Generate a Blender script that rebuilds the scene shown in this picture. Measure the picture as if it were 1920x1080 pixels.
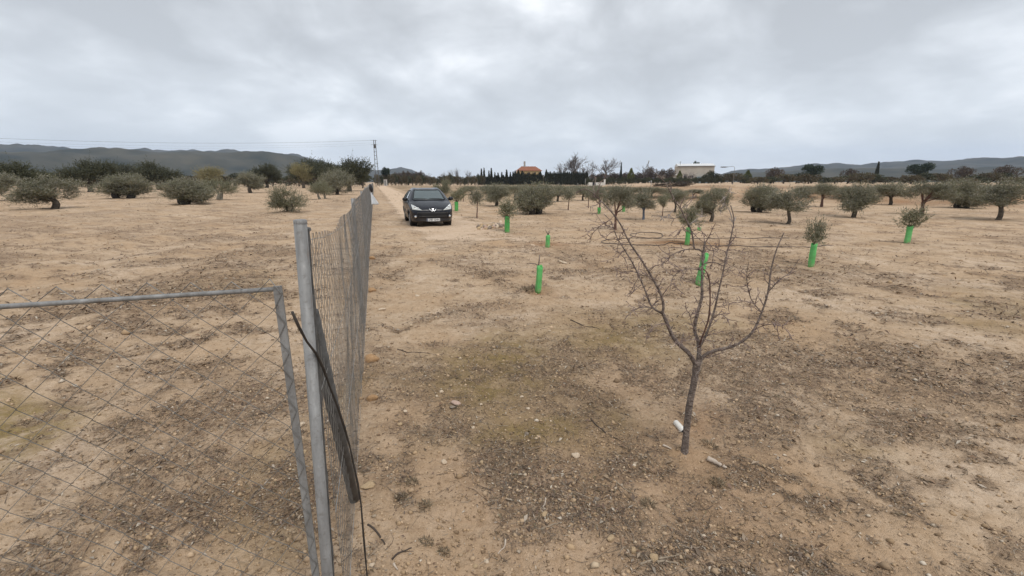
import bpy, bmesh, math, random
import numpy as np
from mathutils import Vector, Matrix
from mathutils.bvhtree import BVHTree

for o in list(bpy.data.objects):
    bpy.data.objects.remove(o, do_unlink=True)
scene = bpy.context.scene
COL = scene.collection
R = math.radians
RNG = np.random.default_rng(7)
random.seed(7)

# ------------------------------------------------------------------ camera
CAM_H = 1.75
F = 811.0                                   # focal length in pixels of a 1920 x 1080 picture
PITCH = math.atan(199.0 / F)                # horizon on row 341
cam_d = bpy.data.cameras.new('camera')
cam_d.sensor_fit = 'VERTICAL'
cam_d.sensor_height = 24.0
cam_d.lens = 24.0 * F / 1080.0
cam_d.clip_start = 0.05
cam_d.clip_end = 20000
cam = bpy.data.objects.new('camera', cam_d)
COL.objects.link(cam)
cam.location = (0, 0, CAM_H)
cam.rotation_euler = (R(90) - PITCH, 0, 0)
scene.camera = cam

# ------------------------------------------------------------------ overcast sky
SUN_EL, SUN_AZ = R(60), R(150)              # azimuth clockwise from +Y
world = bpy.data.worlds.new('World')
scene.world = world
world.use_nodes = True
wn = world.node_tree
wn.nodes.clear()


def nd(nt, t, loc=None, **kw):
    n = nt.nodes.new(t)
    for k, v in kw.items():
        if k.startswith('i_'):
            n.inputs[k[2:]].default_value = v
        else:
            setattr(n, k, v)
    return n


def wmath(op, a, b=None, nt=wn):
    n = nt.nodes.new('ShaderNodeMath')
    n.operation = op
    for i, v in enumerate((a, b)):
        if v is None:
            continue
        if isinstance(v, (int, float)):
            n.inputs[i].default_value = v
        else:
            nt.links.new(v, n.inputs[i])
    return n.outputs[0]


def ramp(nt, fac, stops, interp='LINEAR'):
    n = nt.nodes.new('ShaderNodeValToRGB')
    cr = n.color_ramp
    cr.interpolation = interp
    while len(cr.elements) < len(stops):
        cr.elements.new(0.5)
    for e, (p, c) in zip(cr.elements, stops):
        e.position = p
        e.color = (c, c, c, 1) if isinstance(c, (int, float)) else (*c, 1)
    nt.links.new(fac, n.inputs[0])
    return n.outputs[0]


def mixc(nt, fac, a, b, mode='MIX'):
    n = nt.nodes.new('ShaderNodeMix')
    n.data_type = 'RGBA'
    n.blend_type = mode
    n.clamp_factor = True
    for idx, v in ((0, fac), (6, a), (7, b)):
        if isinstance(v, (int, float)):
            n.inputs[idx].default_value = v if idx == 0 else (v, v, v, 1)
        elif isinstance(v, tuple):
            n.inputs[idx].default_value = (*v, 1) if len(v) == 3 else v
        else:
            nt.links.new(v, n.inputs[idx])
    return n.outputs[2]


def noise(nt, vec, scale, detail=4, rough=0.55, dist=0.0):
    n = nt.nodes.new('ShaderNodeTexNoise')
    n.inputs['Scale'].default_value = scale
    n.inputs['Detail'].default_value = detail
    n.inputs['Roughness'].default_value = rough
    n.inputs['Distortion'].default_value = dist
    if vec is not None:
        nt.links.new(vec, n.inputs['Vector'])
    return n.outputs['Fac']


tc = nd(wn, 'ShaderNodeTexCoord')
sep = nd(wn, 'ShaderNodeSeparateXYZ')
wn.links.new(tc.outputs['Generated'], sep.inputs[0])
dz = wmath('ADD', wmath('MAXIMUM', sep.outputs[2], 0.0), 0.34)
comb = nd(wn, 'ShaderNodeCombineXYZ')
wn.links.new(wmath('DIVIDE', sep.outputs[0], dz), comb.inputs[0])
wn.links.new(wmath('DIVIDE', sep.outputs[1], dz), comb.inputs[1])
n_big = noise(wn, comb.outputs[0], 1.15, 5, 0.48, 0.25)
off = nd(wn, 'ShaderNodeVectorMath', operation='ADD')
wn.links.new(comb.outputs[0], off.inputs[0])
off.inputs[1].default_value = (4.3, 1.7, 0.6)
n_fin = noise(wn, off.outputs[0], 3.6, 6, 0.55, 0.25)
cl = wmath('ADD', wmath('MULTIPLY', n_big, 0.68), wmath('MULTIPLY', n_fin, 0.32))
cloud = ramp(wn, cl, [(0.40, (0.445, 0.46, 0.475)), (0.47, (0.545, 0.565, 0.585)),
                      (0.53, (0.69, 0.715, 0.74)), (0.60, (0.95, 0.965, 0.985))])
# thinner, paler cloud towards the horizon
hor = ramp(wn, sep.outputs[2], [(0.0, 0.75), (0.06, 0.62), (0.20, 0.2), (0.34, 0.0)])
cloud = mixc(wn, hor, cloud, (0.755, 0.80, 0.845))
sky = nd(wn, 'ShaderNodeTexSky', sky_type='NISHITA')
sky.sun_disc = False
sky.sun_elevation = SUN_EL
sky.sun_rotation = SUN_AZ
skys = nd(wn, 'ShaderNodeVectorMath', operation='SCALE')
wn.links.new(sky.outputs[0], skys.inputs[0])
skys.inputs['Scale'].default_value = 0.1
mixed = mixc(wn, 0.9, skys.outputs[0], cloud)
bg = nd(wn, 'ShaderNodeBackground')
wn.links.new(mixed, bg.inputs[0])
bg.inputs[1].default_value = 1.0
wo = nd(wn, 'ShaderNodeOutputWorld')
wn.links.new(bg.outputs[0], wo.inputs[0])

sun_d = bpy.data.lights.new('sun', 'SUN')
sun_d.energy = 1.5
sun_d.angle = R(24)
sun_d.color = (1.0, 0.965, 0.91)
sun = bpy.data.objects.new('sun', sun_d)
COL.objects.link(sun)
sd = Vector((math.sin(SUN_AZ) * math.cos(SUN_EL), math.cos(SUN_AZ) * math.cos(SUN_EL), math.sin(SUN_EL)))
sun.rotation_euler = sd.to_track_quat('Z', 'Y').to_euler()
sun.location = (0, 0, 30)

vs = scene.view_settings
vs.view_transform = 'Standard'
vs.look = 'None'
vs.exposure = 0.40
vs.gamma = 1.0
vs.use_curve_mapping = False
scene.render.engine = 'CYCLES'
scene.cycles.max_bounces = 8
scene.cycles.transparent_max_bounces = 16

# ------------------------------------------------------------------ numeric helpers


def _hash(ix, iy, seed):
    h = (ix.astype(np.int64) * 374761393 + iy.astype(np.int64) * 668265263 + seed * 974634777) & 0xFFFFFFFF
    h = ((h ^ (h >> 13)) * 1274126177) & 0xFFFFFFFF
    h = h ^ (h >> 16)
    return (h & 0xFFFF) / 65535.0


def vnoise(x, y, seed=0):
    x = np.asarray(x, float)
    y = np.asarray(y, float)
    ix, iy = np.floor(x), np.floor(y)
    fx, fy = x - ix, y - iy
    fx = fx * fx * fx * (fx * (fx * 6 - 15) + 10)
    fy = fy * fy * fy * (fy * (fy * 6 - 15) + 10)
    a, b = _hash(ix, iy, seed), _hash(ix + 1, iy, seed)
    c, d = _hash(ix, iy + 1, seed), _hash(ix + 1, iy + 1, seed)
    return (a + (b - a) * fx) * (1 - fy) + (c + (d - c) * fx) * fy - 0.5


def fbm(x, y, octv=4, seed=0, gain=0.5):
    s, a = 0.0, 1.0
    c, n = math.cos(0.6), math.sin(0.6)
    for i in range(octv):
        s = s + a * vnoise(x, y, seed + i * 17)
        x, y = (x * c - y * n) * 2.03, (x * n + y * c) * 2.03
        a *= gain
    return s


def sstep(a, b, x):
    t = np.clip((x - a) / (b - a), 0, 1)
    return t * t * (3 - 2 * t)


CP, SP = math.cos(PITCH), math.sin(PITCH)


def ray(px, py):
    dx, dy = (px - 960) / F, -(py - 540) / F
    return np.array([dx, dy * SP + CP, dy * CP - SP])


def at(px, py, dist):
    """point on the line of sight at a horizontal distance"""
    d = ray(px, py)
    t = dist / math.hypot(d[0], d[1])
    return np.array([0, 0, CAM_H]) + d * t


def G0(px, py):
    d = ray(px, py)
    t = CAM_H / -d[2]
    return d[0] * t, d[1] * t


# the fence line
FAZ = R(-17.2)
FDIR = np.array([math.sin(FAZ), math.cos(FAZ)])
FNRM = np.array([math.cos(FAZ), -math.sin(FAZ)])      # to the right of the fence
FOFF = -0.23


def fence_xy(s, off=0.0):
    """s metres along the fence from the foot of the perpendicular, off to the right"""
    p = FDIR * s + FNRM * (FOFF + off)
    return p[0], p[1]


ALM = G0(1284, 845)
BASINS = [(*G0(1027, 463), 0.50, 1.0), (*G0(1009, 547), 0.24, 0.7), (*G0(1290, 460), 0.45, 0.9), (*G0(1311, 535), 0.25, 0.5),
          (*G0(951, 436), 0.45, 0.5)]


def H(x, y):
    """terrain height"""
    x = np.asarray(x, float)
    y = np.asarray(y, float)
    r = np.hypot(x, y)
    az = np.degrees(np.arctan2(x, y))
    z = 0.07 * fbm(x * 0.16, y * 0.16, 3, 5) * sstep(3, 12, r)
    z = z + 0.045 * fbm(x * 0.9, y * 0.9, 3, 21)
    z = z + 0.030 * fbm(x * 4.2, y * 4.2, 3, 33) * (1 - sstep(25, 60, r))
    z = z + 0.018 * fbm(x * 15, y * 15, 3, 57) * (1 - sstep(6, 16, r))
    # low ridge of soil under the fence
    o = x * FNRM[0] + y * FNRM[1] - FOFF
    s = x * FDIR[0] + y * FDIR[1]
    z = z + 0.05 * np.exp(-((o - 0.12) / 0.22) ** 2) * (0.6 + 0.8 * vnoise(s * 1.3, o * 2, 91)) * sstep(0.5, 2, s)
    # furrows of the ploughed ground on the far side of the fence
    z = z + 0.04 * np.sin(o * 3.6 + 0.8 * vnoise(s * 0.2, o * 0.2, 4)) * sstep(-1.5, -4, o) * (1 - sstep(40, 90, r))
    # wheel ruts of the track
    for c in (1.75, 3.35):
        z = z - 0.03 * np.exp(-((o - c) / 0.42) ** 2) * sstep(14, 30, s)
    # field bank on the right
    bank = sstep(46, 58, r + 5 * fbm(x * 0.08, y * 0.08, 3, 8)) * sstep(9, 17, az)
    z = z + bank * (1.05 + 0.35 * fbm(x * 0.25, y * 0.25, 3, 12) * (1 - sstep(80, 140, r)))
    # earth basins round the saplings
    for bx, by, br, bs in BASINS:
        q = np.hypot(x - bx, y - by) / br
        z = z + bs * (0.05 * np.exp(-((q - 1.15) / 0.3) ** 2) - 0.06 * np.exp(-(q / 0.75) ** 2))
    q = np.hypot(x - ALM[0], y - ALM[1])                       # soil heaped round the almond foot
    z = z + 0.03 * np.exp(-(q / 0.11) ** 2)
    return z


T_MARCH = np.concatenate([[0.8], 0.8 * 1.01 ** np.arange(1, 640)])


def G(px, py):
    """first point where the line of sight meets the terrain"""
    d = ray(px, py)
    t = T_MARCH / math.hypot(d[0], d[1])
    gap = CAM_H + d[2] * t - H(d[0] * t, d[1] * t)
    k = int(np.argmax(gap < 0))
    if not gap[k] < 0:
        k = len(t) - 1
    a, b = t[max(k - 1, 0)], t[k]
    for _ in range(16):
        c = (a + b) / 2
        if CAM_H + d[2] * c - float(H(d[0] * c, d[1] * c)) < 0:
            b = c
        else:
            a = c
    return np.array([d[0] * b, d[1] * b, float(H(d[0] * b, d[1] * b))])


def depth(p):
    return p[1] * CP + (CAM_H - p[2]) * SP


def px2m(px, p):
    return px * depth(p) / F


# ------------------------------------------------------------------ mesh helpers


def link(o, parent=None):
    COL.objects.link(o)
    if parent is not None:
        o.parent = parent
    return o


def big_mesh(name, V, faces, mat=None, smooth=False):
    """V (n,3); faces (m,k) array or list of arrays"""
    if isinstance(faces, np.ndarray):
        faces = [faces]
    faces = [f for f in faces if len(f)]
    me = bpy.data.meshes.new(name)
    V = np.asarray(V, np.float32)
    me.vertices.add(len(V))
    me.vertices.foreach_set('co', V.ravel())
    tot = sum(f.size for f in faces)
    idx = np.concatenate([f.ravel() for f in faces]).astype(np.int32)
    st, c = [], 0
    for f in faces:
        st.append(c + np.arange(len(f)) * f.shape[1])
        c += f.size
    st = np.concatenate(st).astype(np.int32)
    me.loops.add(tot)
    me.loops.foreach_set('vertex_index', idx)
    me.polygons.add(len(st))
    me.polygons.foreach_set('loop_start', st)
    if smooth:
        me.polygons.foreach_set('use_smooth', np.ones(len(st), bool))
    me.update(calc_edges=True)
    me.validate()
    if mat:
        me.materials.append(mat)
    return me


class MB:
    """collects pieces for ONE mesh"""

    def __init__(s):
        s.v, s.f = [], []

    def add(s, vs, fs):
        b = len(s.v)
        s.v += [tuple(float(c) for c in p) for p in vs]
        s.f += [tuple(i + b for i in f) for f in fs]
        return s

    def box(s, lo, hi):
        x0, y0, z0 = lo
        x1, y1, z1 = hi
        return s.add([(x0, y0, z0), (x1, y0, z0), (x1, y1, z0), (x0, y1, z0), (x0, y0, z1), (x1, y0, z1), (x1, y1, z1), (x0, y1, z1)],
                     [(0, 3, 2, 1), (4, 5, 6, 7), (0, 1, 5, 4), (1, 2, 6, 5), (2, 3, 7, 6), (3, 0, 4, 7)])

    def tube(s, pts, rad, sides=6, cap=True):
        pts = [Vector([float(c) for c in p]) for p in pts]
        if not hasattr(rad, '__len__'):
            rad = [rad] * len(pts)
        vs, fs = [], []
        t0 = (pts[1] - pts[0]).normalized()
        n = t0.orthogonal().normalized()
        for i, p in enumerate(pts):
            t = (pts[min(i + 1, len(pts) - 1)] - pts[max(i - 1, 0)])
            t = t.normalized() if t.length > 1e-9 else t0
            n = n - t * n.dot(t)
            n = n.normalized() if n.length > 1e-6 else t.orthogonal().normalized()
            b = t.cross(n)
            for k in range(sides):
                a = 2 * math.pi * k / sides
                vs.append(p + (n * math.cos(a) + b * math.sin(a)) * rad[i])
        for i in range(len(pts) - 1):
            for k in range(sides):
                k2 = (k + 1) % sides
                fs.append((i * sides + k, i * sides + k2, (i + 1) * sides + k2, (i + 1) * sides + k))
        if cap:
            fs.append(tuple(range(sides - 1, -1, -1)))
            fs.append(tuple(range((len(pts) - 1) * sides, len(pts) * sides)))
        return s.add(vs, fs)

    def lathe(s, prof, center=(0, 0, 0), axis='z', sides=24):
        """prof = [(r, h)]"""
        vs, fs = [], []
        for r, h in prof:
            for k in range(sides):
                a = 2 * math.pi * k / sides
                c, d = r * math.cos(a), r * math.sin(a)
                p = (c, d, h) if axis == 'z' else ((h, c, d) if axis == 'x' else (c, h, d))
                vs.append((p[0] + center[0], p[1] + center[1], p[2] + center[2]))
        for i in range(len(prof) - 1):
            for k in range(sides):
                k2 = (k + 1) % sides
                fs.append((i * sides + k, i * sides + k2, (i + 1) * sides + k2, (i + 1) * sides + k))
        return s.add(vs, fs)

    def mesh(s, name, mat, smooth=False):
        me = bpy.data.meshes.new(name)
        me.from_pydata(s.v, [], s.f)
        if mat:
            me.materials.append(mat)
        if smooth:
            me.polygons.foreach_set('use_smooth', [True] * len(me.polygons))
        me.update()
        return me

    def build(s, name, mat, parent=None, smooth=False):
        return link(bpy.data.objects.new(name, s.mesh(name, mat, smooth)), parent)


def tag(o, label=None, cat=None, group=None, kind=None):
    for k, v in (('label', label), ('category', cat), ('group', group), ('kind', kind)):
        if v:
            o[k] = v
    return o


def empty(name, loc, rz=0.0):
    o = bpy.data.objects.new(name, None)
    o.empty_display_size = 0.2
    o.location = [float(c) for c in loc]
    o.rotation_euler = (0, 0, rz)
    return link(o)


def inst(name, me, parent=None, loc=(0, 0, 0), rz=0.0, sc=(1, 1, 1)):
    o = bpy.data.objects.new(name, me)
    o.location = [float(c) for c in loc]
    o.rotation_euler = (0, 0, rz)
    o.scale = sc
    return link(o, parent)


# ------------------------------------------------------------------ materials


def mat_new(name):
    m = bpy.data.materials.new(name)
    m.use_nodes = True
    nt = m.node_tree
    b = nt.nodes['Principled BSDF']
    return m, nt, b


def objco(nt):
    return nd(nt, 'ShaderNodeTexCoord').outputs['Object']


def simple(name, c1, c2=None, scale=8, rough=0.7, metal=0.0, bump=0.0, bscale=None, detail=5, spec=None):
    m, nt, b = mat_new(name)
    co = objco(nt)
    c2 = c2 or tuple(v * 0.75 for v in c1)
    f = noise(nt, co, scale, detail)
    nt.links.new(ramp(nt, f, [(0.32, c2), (0.68, c1)]), b.inputs['Base Color'])
    b.inputs['Roughness'].default_value = rough
    b.inputs['Metallic'].default_value = metal
    if spec is not None:
        b.inputs['Specular IOR Level'].default_value = spec
    if bump:
        bn = nd(nt, 'ShaderNodeBump')
        bn.inputs['Strength'].default_value = bump
        bn.inputs['Distance'].default_value = 0.02
        nt.links.new(noise(nt, co, bscale or scale * 4, 5), bn.inputs['Height'])
        nt.links.new(bn.outputs[0], b.inputs['Normal'])
    return m


def leaf_mat(name, cols, back=None, trans=0.25, rough=0.6):
    """cols: list of colours picked per leaf"""
    m, nt, b = mat_new(name)
    geo = nd(nt, 'ShaderNodeNewGeometry')
    n = len(cols)
    c = ramp(nt, geo.outputs['Random Per Island'], [((i + 0.5) / n, k) for i, k in enumerate(cols)])
    oi = nd(nt, 'ShaderNodeObjectInfo')
    hsv = nd(nt, 'ShaderNodeHueSaturation')
    nt.links.new(c, hsv.inputs['Color'])
    nt.links.new(wmath('ADD', wmath('MULTIPLY', oi.outputs['Random'], 0.3, nt), 0.85, nt), hsv.inputs['Value'])
    c = hsv.outputs[0]
    if back:
        c = mixc(nt, geo.outputs['Backfacing'], c, back)
    d = nd(nt, 'ShaderNodeBsdfDiffuse')
    t = nd(nt, 'ShaderNodeBsdfTranslucent')
    g = nd(nt, 'ShaderNodeBsdfGlossy')
    g.inputs['Roughness'].default_value = rough
    nt.links.new(c, d.inputs[0])
    nt.links.new(c, t.inputs[0])
    mx = nd(nt, 'ShaderNodeMixShader')
    mx.inputs[0].default_value = trans
    nt.links.new(d.outputs[0], mx.inputs[1])
    nt.links.new(t.outputs[0], mx.inputs[2])
    mx2 = nd(nt, 'ShaderNodeMixShader')
    mx2.inputs[0].default_value = 0.04
    nt.links.new(mx.outputs[0], mx2.inputs[1])
    nt.links.new(g.outputs[0], mx2.inputs[2])
    nt.nodes.remove(b)
    nt.links.new(mx2.outputs[0], nt.nodes['Material Output'].inputs[0])
    return m


M = {}
def steel_material():
    m, nt, b = mat_new('galvanised_steel')
    co = objco(nt)
    mp = nd(nt, 'ShaderNodeMapping')
    mp.inputs['Scale'].default_value = (9, 9, 1.6)
    nt.links.new(co, mp.inputs[0])
    n1 = noise(nt, mp.outputs[0], 3, 6, 0.65)
    n2 = noise(nt, co, 45, 5, 0.6)
    c = ramp(nt, n1, [(0.3, (0.15, 0.147, 0.142)), (0.55, (0.235, 0.233, 0.228)), (0.75, (0.33, 0.33, 0.325))])
    c = mixc(nt, ramp(nt, n2, [(0.56, 0.0), (0.72, 0.6)]), c, (0.115, 0.10, 0.085))
    c = mixc(nt, ramp(nt, n1, [(0.22, 0.7), (0.36, 0.0)]), c, (0.20, 0.125, 0.075))
    nt.links.new(c, b.inputs['Base Color'])
    b.inputs['Metallic'].default_value = 0.1
    nt.links.new(ramp(nt, n2, [(0.3, 0.45), (0.7, 0.75)]), b.inputs['Roughness'])
    bn = nd(nt, 'ShaderNodeBump')
    bn.inputs['Strength'].default_value = 0.25
    bn.inputs['Distance'].default_value = 0.01
    nt.links.new(n2, bn.inputs['Height'])
    nt.links.new(bn.outputs[0], b.inputs['Normal'])
    return m


M['galv'] = steel_material()
M['galv_dark'] = simple('weathered_steel', (0.12, 0.118, 0.115), (0.055, 0.053, 0.05), 20, 0.7, 0.1, 0.2, 70)
M['wire'] = simple('fence_wire', (0.32, 0.317, 0.307), (0.14, 0.13, 0.115), 6, 0.55, 0.2)
M['wire_rust'] = simple('old_wire', (0.06, 0.05, 0.042), (0.03, 0.026, 0.022), 30, 0.7, 0.3)
M['bark_olive'] = simple('olive_bark', (0.13, 0.105, 0.08), (0.05, 0.04, 0.03), 9, 0.9, 0, 0.6, 30)
M['bark_black'] = simple('blackish_bark', (0.055, 0.045, 0.038), (0.022, 0.018, 0.016), 9, 0.9, 0, 0.6, 30)
M['bark_pale'] = simple('pale_grey_bark', (0.36, 0.34, 0.28), (0.20, 0.185, 0.15), 9, 0.9, 0, 0.6, 30)
M['bark_red'] = simple('reddish_bark', (0.17, 0.095, 0.07), (0.09, 0.05, 0.04), 10, 0.9, 0, 0.5, 30)
M['bark_almond'] = simple('almond_bark', (0.27, 0.215, 0.18), (0.085, 0.063, 0.053), 40, 0.85, 0, 1.0, 80)
M['twig_almond'] = simple('almond_twig', (0.27, 0.20, 0.17), (0.14, 0.095, 0.083), 22, 0.7)
M['twig_pale'] = simple('pale_twig', (0.36, 0.32, 0.29), (0.22, 0.18, 0.16), 22, 0.7)
M['bark_bare'] = simple('bare_tree_bark', (0.16, 0.135, 0.12), (0.09, 0.075, 0.07), 4, 0.9)
M['blue_paint'] = simple('blue_painted_trunk', (0.13, 0.17, 0.23), (0.10, 0.11, 0.14), 18, 0.7)
M['leaf_olive'] = leaf_mat('olive_leaf', [(0.138, 0.138, 0.068), (0.205, 0.20, 0.108), (0.112, 0.115, 0.056), (0.265, 0.25, 0.165), (0.165, 0.162, 0.08)],
                           (0.27, 0.255, 0.20), 0.24)
M['leaf_olive_young'] = leaf_mat('young_olive_leaf', [(0.17, 0.165, 0.085), (0.125, 0.13, 0.06), (0.22, 0.20, 0.12), (0.15, 0.155, 0.07)],
                                 (0.25, 0.24, 0.17), 0.25)
M['leaf_yellow'] = leaf_mat('yellowish_leaf', [(0.24, 0.21, 0.08), (0.18, 0.165, 0.07), (0.29, 0.24, 0.11)], (0.26, 0.23, 0.13), 0.25)
M['leaf_dark'] = leaf_mat('dark_leaf', [(0.060, 0.062, 0.030), (0.085, 0.085, 0.043), (0.045, 0.05, 0.025)], None, 0.15)
M['leaf_cypress'] = leaf_mat('cypress_leaf', [(0.026, 0.034, 0.020), (0.038, 0.046, 0.024), (0.018, 0.026, 0.017), (0.05, 0.045, 0.026)], None, 0.1)
M['leaf_conifer'] = leaf_mat('golden_conifer_leaf', [(0.10, 0.12, 0.03), (0.15, 0.15, 0.035), (0.06, 0.08, 0.025)], None, 0.15)
M['leaf_pine'] = leaf_mat('pine_needle', [(0.028, 0.045, 0.028), (0.045, 0.065, 0.035), (0.02, 0.032, 0.02)], None, 0.1)
M['leaf_thicket'] = leaf_mat('thicket_leaf', [(0.12, 0.10, 0.05), (0.085, 0.082, 0.038), (0.15, 0.11, 0.065), (0.06, 0.058, 0.03), (0.11, 0.075, 0.05)], None, 0.15)
M['leaf_brown'] = leaf_mat('dry_brown_leaf', [(0.09, 0.065, 0.05), (0.065, 0.05, 0.038), (0.12, 0.09, 0.065)], None, 0.15)

# ------------------------------------------------------------------ soil material (shared by ground and track)


def soil_material(name, track=False):
    m, nt, b = mat_new(name)
    co = objco(nt)
    att = nd(nt, 'ShaderNodeAttribute', attribute_name='soil')
    sp = nd(nt, 'ShaderNodeSeparateColor')
    nt.links.new(att.outputs['Color'], sp.inputs[0])
    deb, moss, damp = sp.outputs[0], sp.outputs[1], sp.outputs[2]
    n1 = noise(nt, co, 0.7, 6, 0.6)
    n2 = noise(nt, co, 5.5, 6, 0.65)
    n3 = noise(nt, co, 38, 5, 0.65)
    n4 = noise(nt, co, 160, 3, 0.6)
    nm = noise(nt, co, 15, 5, 0.7)
    lo = noise(nt, co, 0.055, 4, 0.5)
    sand = ramp(nt, n1, [(0.30, (0.47, 0.315, 0.19)), (0.50, (0.545, 0.408, 0.282)), (0.68, (0.635, 0.50, 0.375))])
    sand = mixc(nt, ramp(nt, lo, [(0.4, 0.0), (0.7, 0.3)]), sand, (0.54, 0.36, 0.22))
    sand = mixc(nt, ramp(nt, n2, [(0.42, 0.0), (0.64, 0.6)]), sand, (0.40, 0.27, 0.16))
    sand = mixc(nt, ramp(nt, n3, [(0.50, 0.0), (0.70, 0.5)]), sand, (0.33, 0.225, 0.135))
    sand = mixc(nt, ramp(nt, n3, [(0.28, 0.55), (0.42, 0.0)]), sand, (0.56, 0.42, 0.28))
    sand = mixc(nt, ramp(nt, nm, [(0.52, 0.0), (0.68, 0.7)]), sand, (0.33, 0.23, 0.145))
    sand = mixc(nt, ramp(nt, nm, [(0.30, 0.45), (0.42, 0.0)]), sand, (0.58, 0.44, 0.31))
    c = sand if not track else mixc(nt, 0.42, sand, (0.68, 0.52, 0.385))
    if not track:
        # damp turned earth
        c = mixc(nt, damp, c, (0.27, 0.14, 0.065))
        # moss and algae film
        mf = wmath('MULTIPLY', moss, ramp(nt, wmath('ADD', wmath('MULTIPLY', n2, 0.6, nt), wmath('MULTIPLY', n3, 0.4, nt), nt), [(0.30, 0.0), (0.54, 1.0)]), nt)
        mcol = ramp(nt, n3, [(0.35, (0.155, 0.108, 0.038)), (0.65, (0.31, 0.225, 0.088))])
        c = mixc(nt, mf, c, mcol)
        # decayed plant debris
        df = wmath('MULTIPLY', deb, ramp(nt, wmath('ADD', wmath('MULTIPLY', n2, 0.5, nt), wmath('MULTIPLY', n3, 0.5, nt), nt), [(0.34, 0.0), (0.58, 1.0)]), nt)
        dcol = ramp(nt, n4, [(0.32, (0.078, 0.051, 0.034)), (0.50, (0.215, 0.143, 0.092)), (0.70, (0.38, 0.285, 0.20))])
        c = mixc(nt, df, c, dcol)
    # grains
    c = mixc(nt, ramp(nt, n4, [(0.60, 0.0), (0.76, 0.5)]), c, (0.13, 0.095, 0.065))
    c = mixc(nt, ramp(nt, n4, [(0.24, 0.5), (0.36, 0.0)]), c, (0.60, 0.50, 0.38))
    nt.links.new(c, b.inputs['Base Color'])
    b.inputs['Roughness'].default_value = 0.95
    b.inputs['Specular IOR Level'].default_value = 0.15
    h = wmath('ADD', wmath('ADD', wmath('MULTIPLY', n2, 0.8, nt), wmath('MULTIPLY', nm, 0.8, nt), nt), wmath('ADD', wmath('MULTIPLY', n3, 0.5, nt), wmath('MULTIPLY', n4, 0.16, nt), nt), nt)
    bn = nd(nt, 'ShaderNodeBump')
    bn.inputs['Strength'].default_value = 0.85
    bn.inputs['Distance'].default_value = 0.05
    nt.links.new(h, bn.inputs['Height'])
    nt.links.new(bn.outputs[0], b.inputs['Normal'])
    if track:
        ea = nd(nt, 'ShaderNodeAttribute', attribute_name='edge')
        a = wmath('ADD', ea.outputs['Fac'], wmath('MULTIPLY', wmath('SUBTRACT', wmath('ADD', wmath('MULTIPLY', n1, 0.35, nt), wmath('ADD', wmath('MULTIPLY', n2, 0.35, nt), wmath('MULTIPLY', nm, 0.3, nt), nt), nt), 0.5, nt), 4.0, nt), nt)
        nt.links.new(ramp(nt, a, [(0.48, 0.0), (0.52, 1.0)]), b.inputs['Alpha'])
    return m


M['soil'] = soil_material('sandy_soil')
M['track'] = soil_material('track_soil', True)

# soil masks ---------------------------------------------------------


def blob_field(x, y, blobs):
    """blobs: (px, py, half width in px, half height in px, strength), ellipses on the ground"""
    out = np.zeros_like(x)
    for px, py, hw, hh, s in blobs:
        cx, cy = G0(px, py)
        tx = abs(G0(px + hw, py)[0] - cx)
        ty = max(0.05, (G0(px, py - hh)[1] - G0(px, py + hh)[1]) / 2)
        q = ((x - cx) / tx) ** 2 + ((y - cy) / ty) ** 2
        out = np.maximum(out, s * np.exp(-q * 0.7))
    return out


DEBRIS = [(1130, 920, 190, 90, 1.25), (960, 870, 120, 70, 1.0), (1290, 930, 130, 90, 1.1), (860, 780, 120, 60, 0.95), (780, 740, 80, 40, 0.7),
          (1010, 960, 110, 60, 1.0), (1230, 1020, 150, 50, 1.0), (740, 930, 50, 40, 0.7), (800, 950, 26, 22, 1.3), (770, 905, 26, 15, 1.2), (755, 930, 18, 18, 1.3),
          (800, 1015, 40, 22, 0.9), (833, 1040, 26, 22, 0.9), (740, 1060, 36, 30, 0.9), (960, 1010, 40, 40, 0.9), (900, 1060, 30, 30, 0.7), (1340, 830, 60, 40, 1.0),
          (1200, 830, 80, 40, 0.7), (1100, 770, 110, 40, 0.75), (870, 490, 80, 12, 0.8), (920, 510, 60, 9, 1.0), (1075, 485, 70, 9, 0.9), (1110, 505, 90, 9, 0.8),
          (722, 480, 26, 30, 1.1), (725, 515, 34, 14, 1.1), (720, 545, 40, 12, 0.9), (805, 590, 60, 8, 0.9), (790, 635, 60, 8, 0.7), (720, 570, 25, 12, 0.8),
          (990, 543, 18, 7, 1.2), (905, 570, 60, 8, 0.8), (960, 600, 90, 14, 0.6), (1110, 590, 120, 20, 0.7), (730, 400, 20, 16, 0.9), (850, 470, 70, 10, 0.5),
          (1200, 530, 150, 22, 0.55), (1220, 470, 120, 12, 0.45), (760, 690, 60, 30, 0.6), (850, 660, 80, 18, 0.8), (1280, 720, 90, 40, 0.55), (1010, 470, 60, 6, 0.7),
          (990, 425, 90, 5, 0.6), (1180, 440, 60, 6, 0.5), (930, 432, 90, 5, 0.5), (790, 365, 60, 6, 0.8), (825, 360, 70, 6, 0.8)]
MOSS = [(930, 690, 120, 55, 1.2), (870, 720, 70, 40, 0.9), (1000, 815, 90, 40, 1.15), (1150, 640, 140, 40, 0.75), (1040, 700, 100, 40, 0.7), (950, 640, 90, 30, 0.8),
        (1230, 610, 130, 40, 0.6), (850, 830, 80, 40, 0.5), (1150, 790, 110, 50, 0.6), (1180, 850, 90, 40, 0.5), (700, 720, 40, 60, 0.5)]
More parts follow.
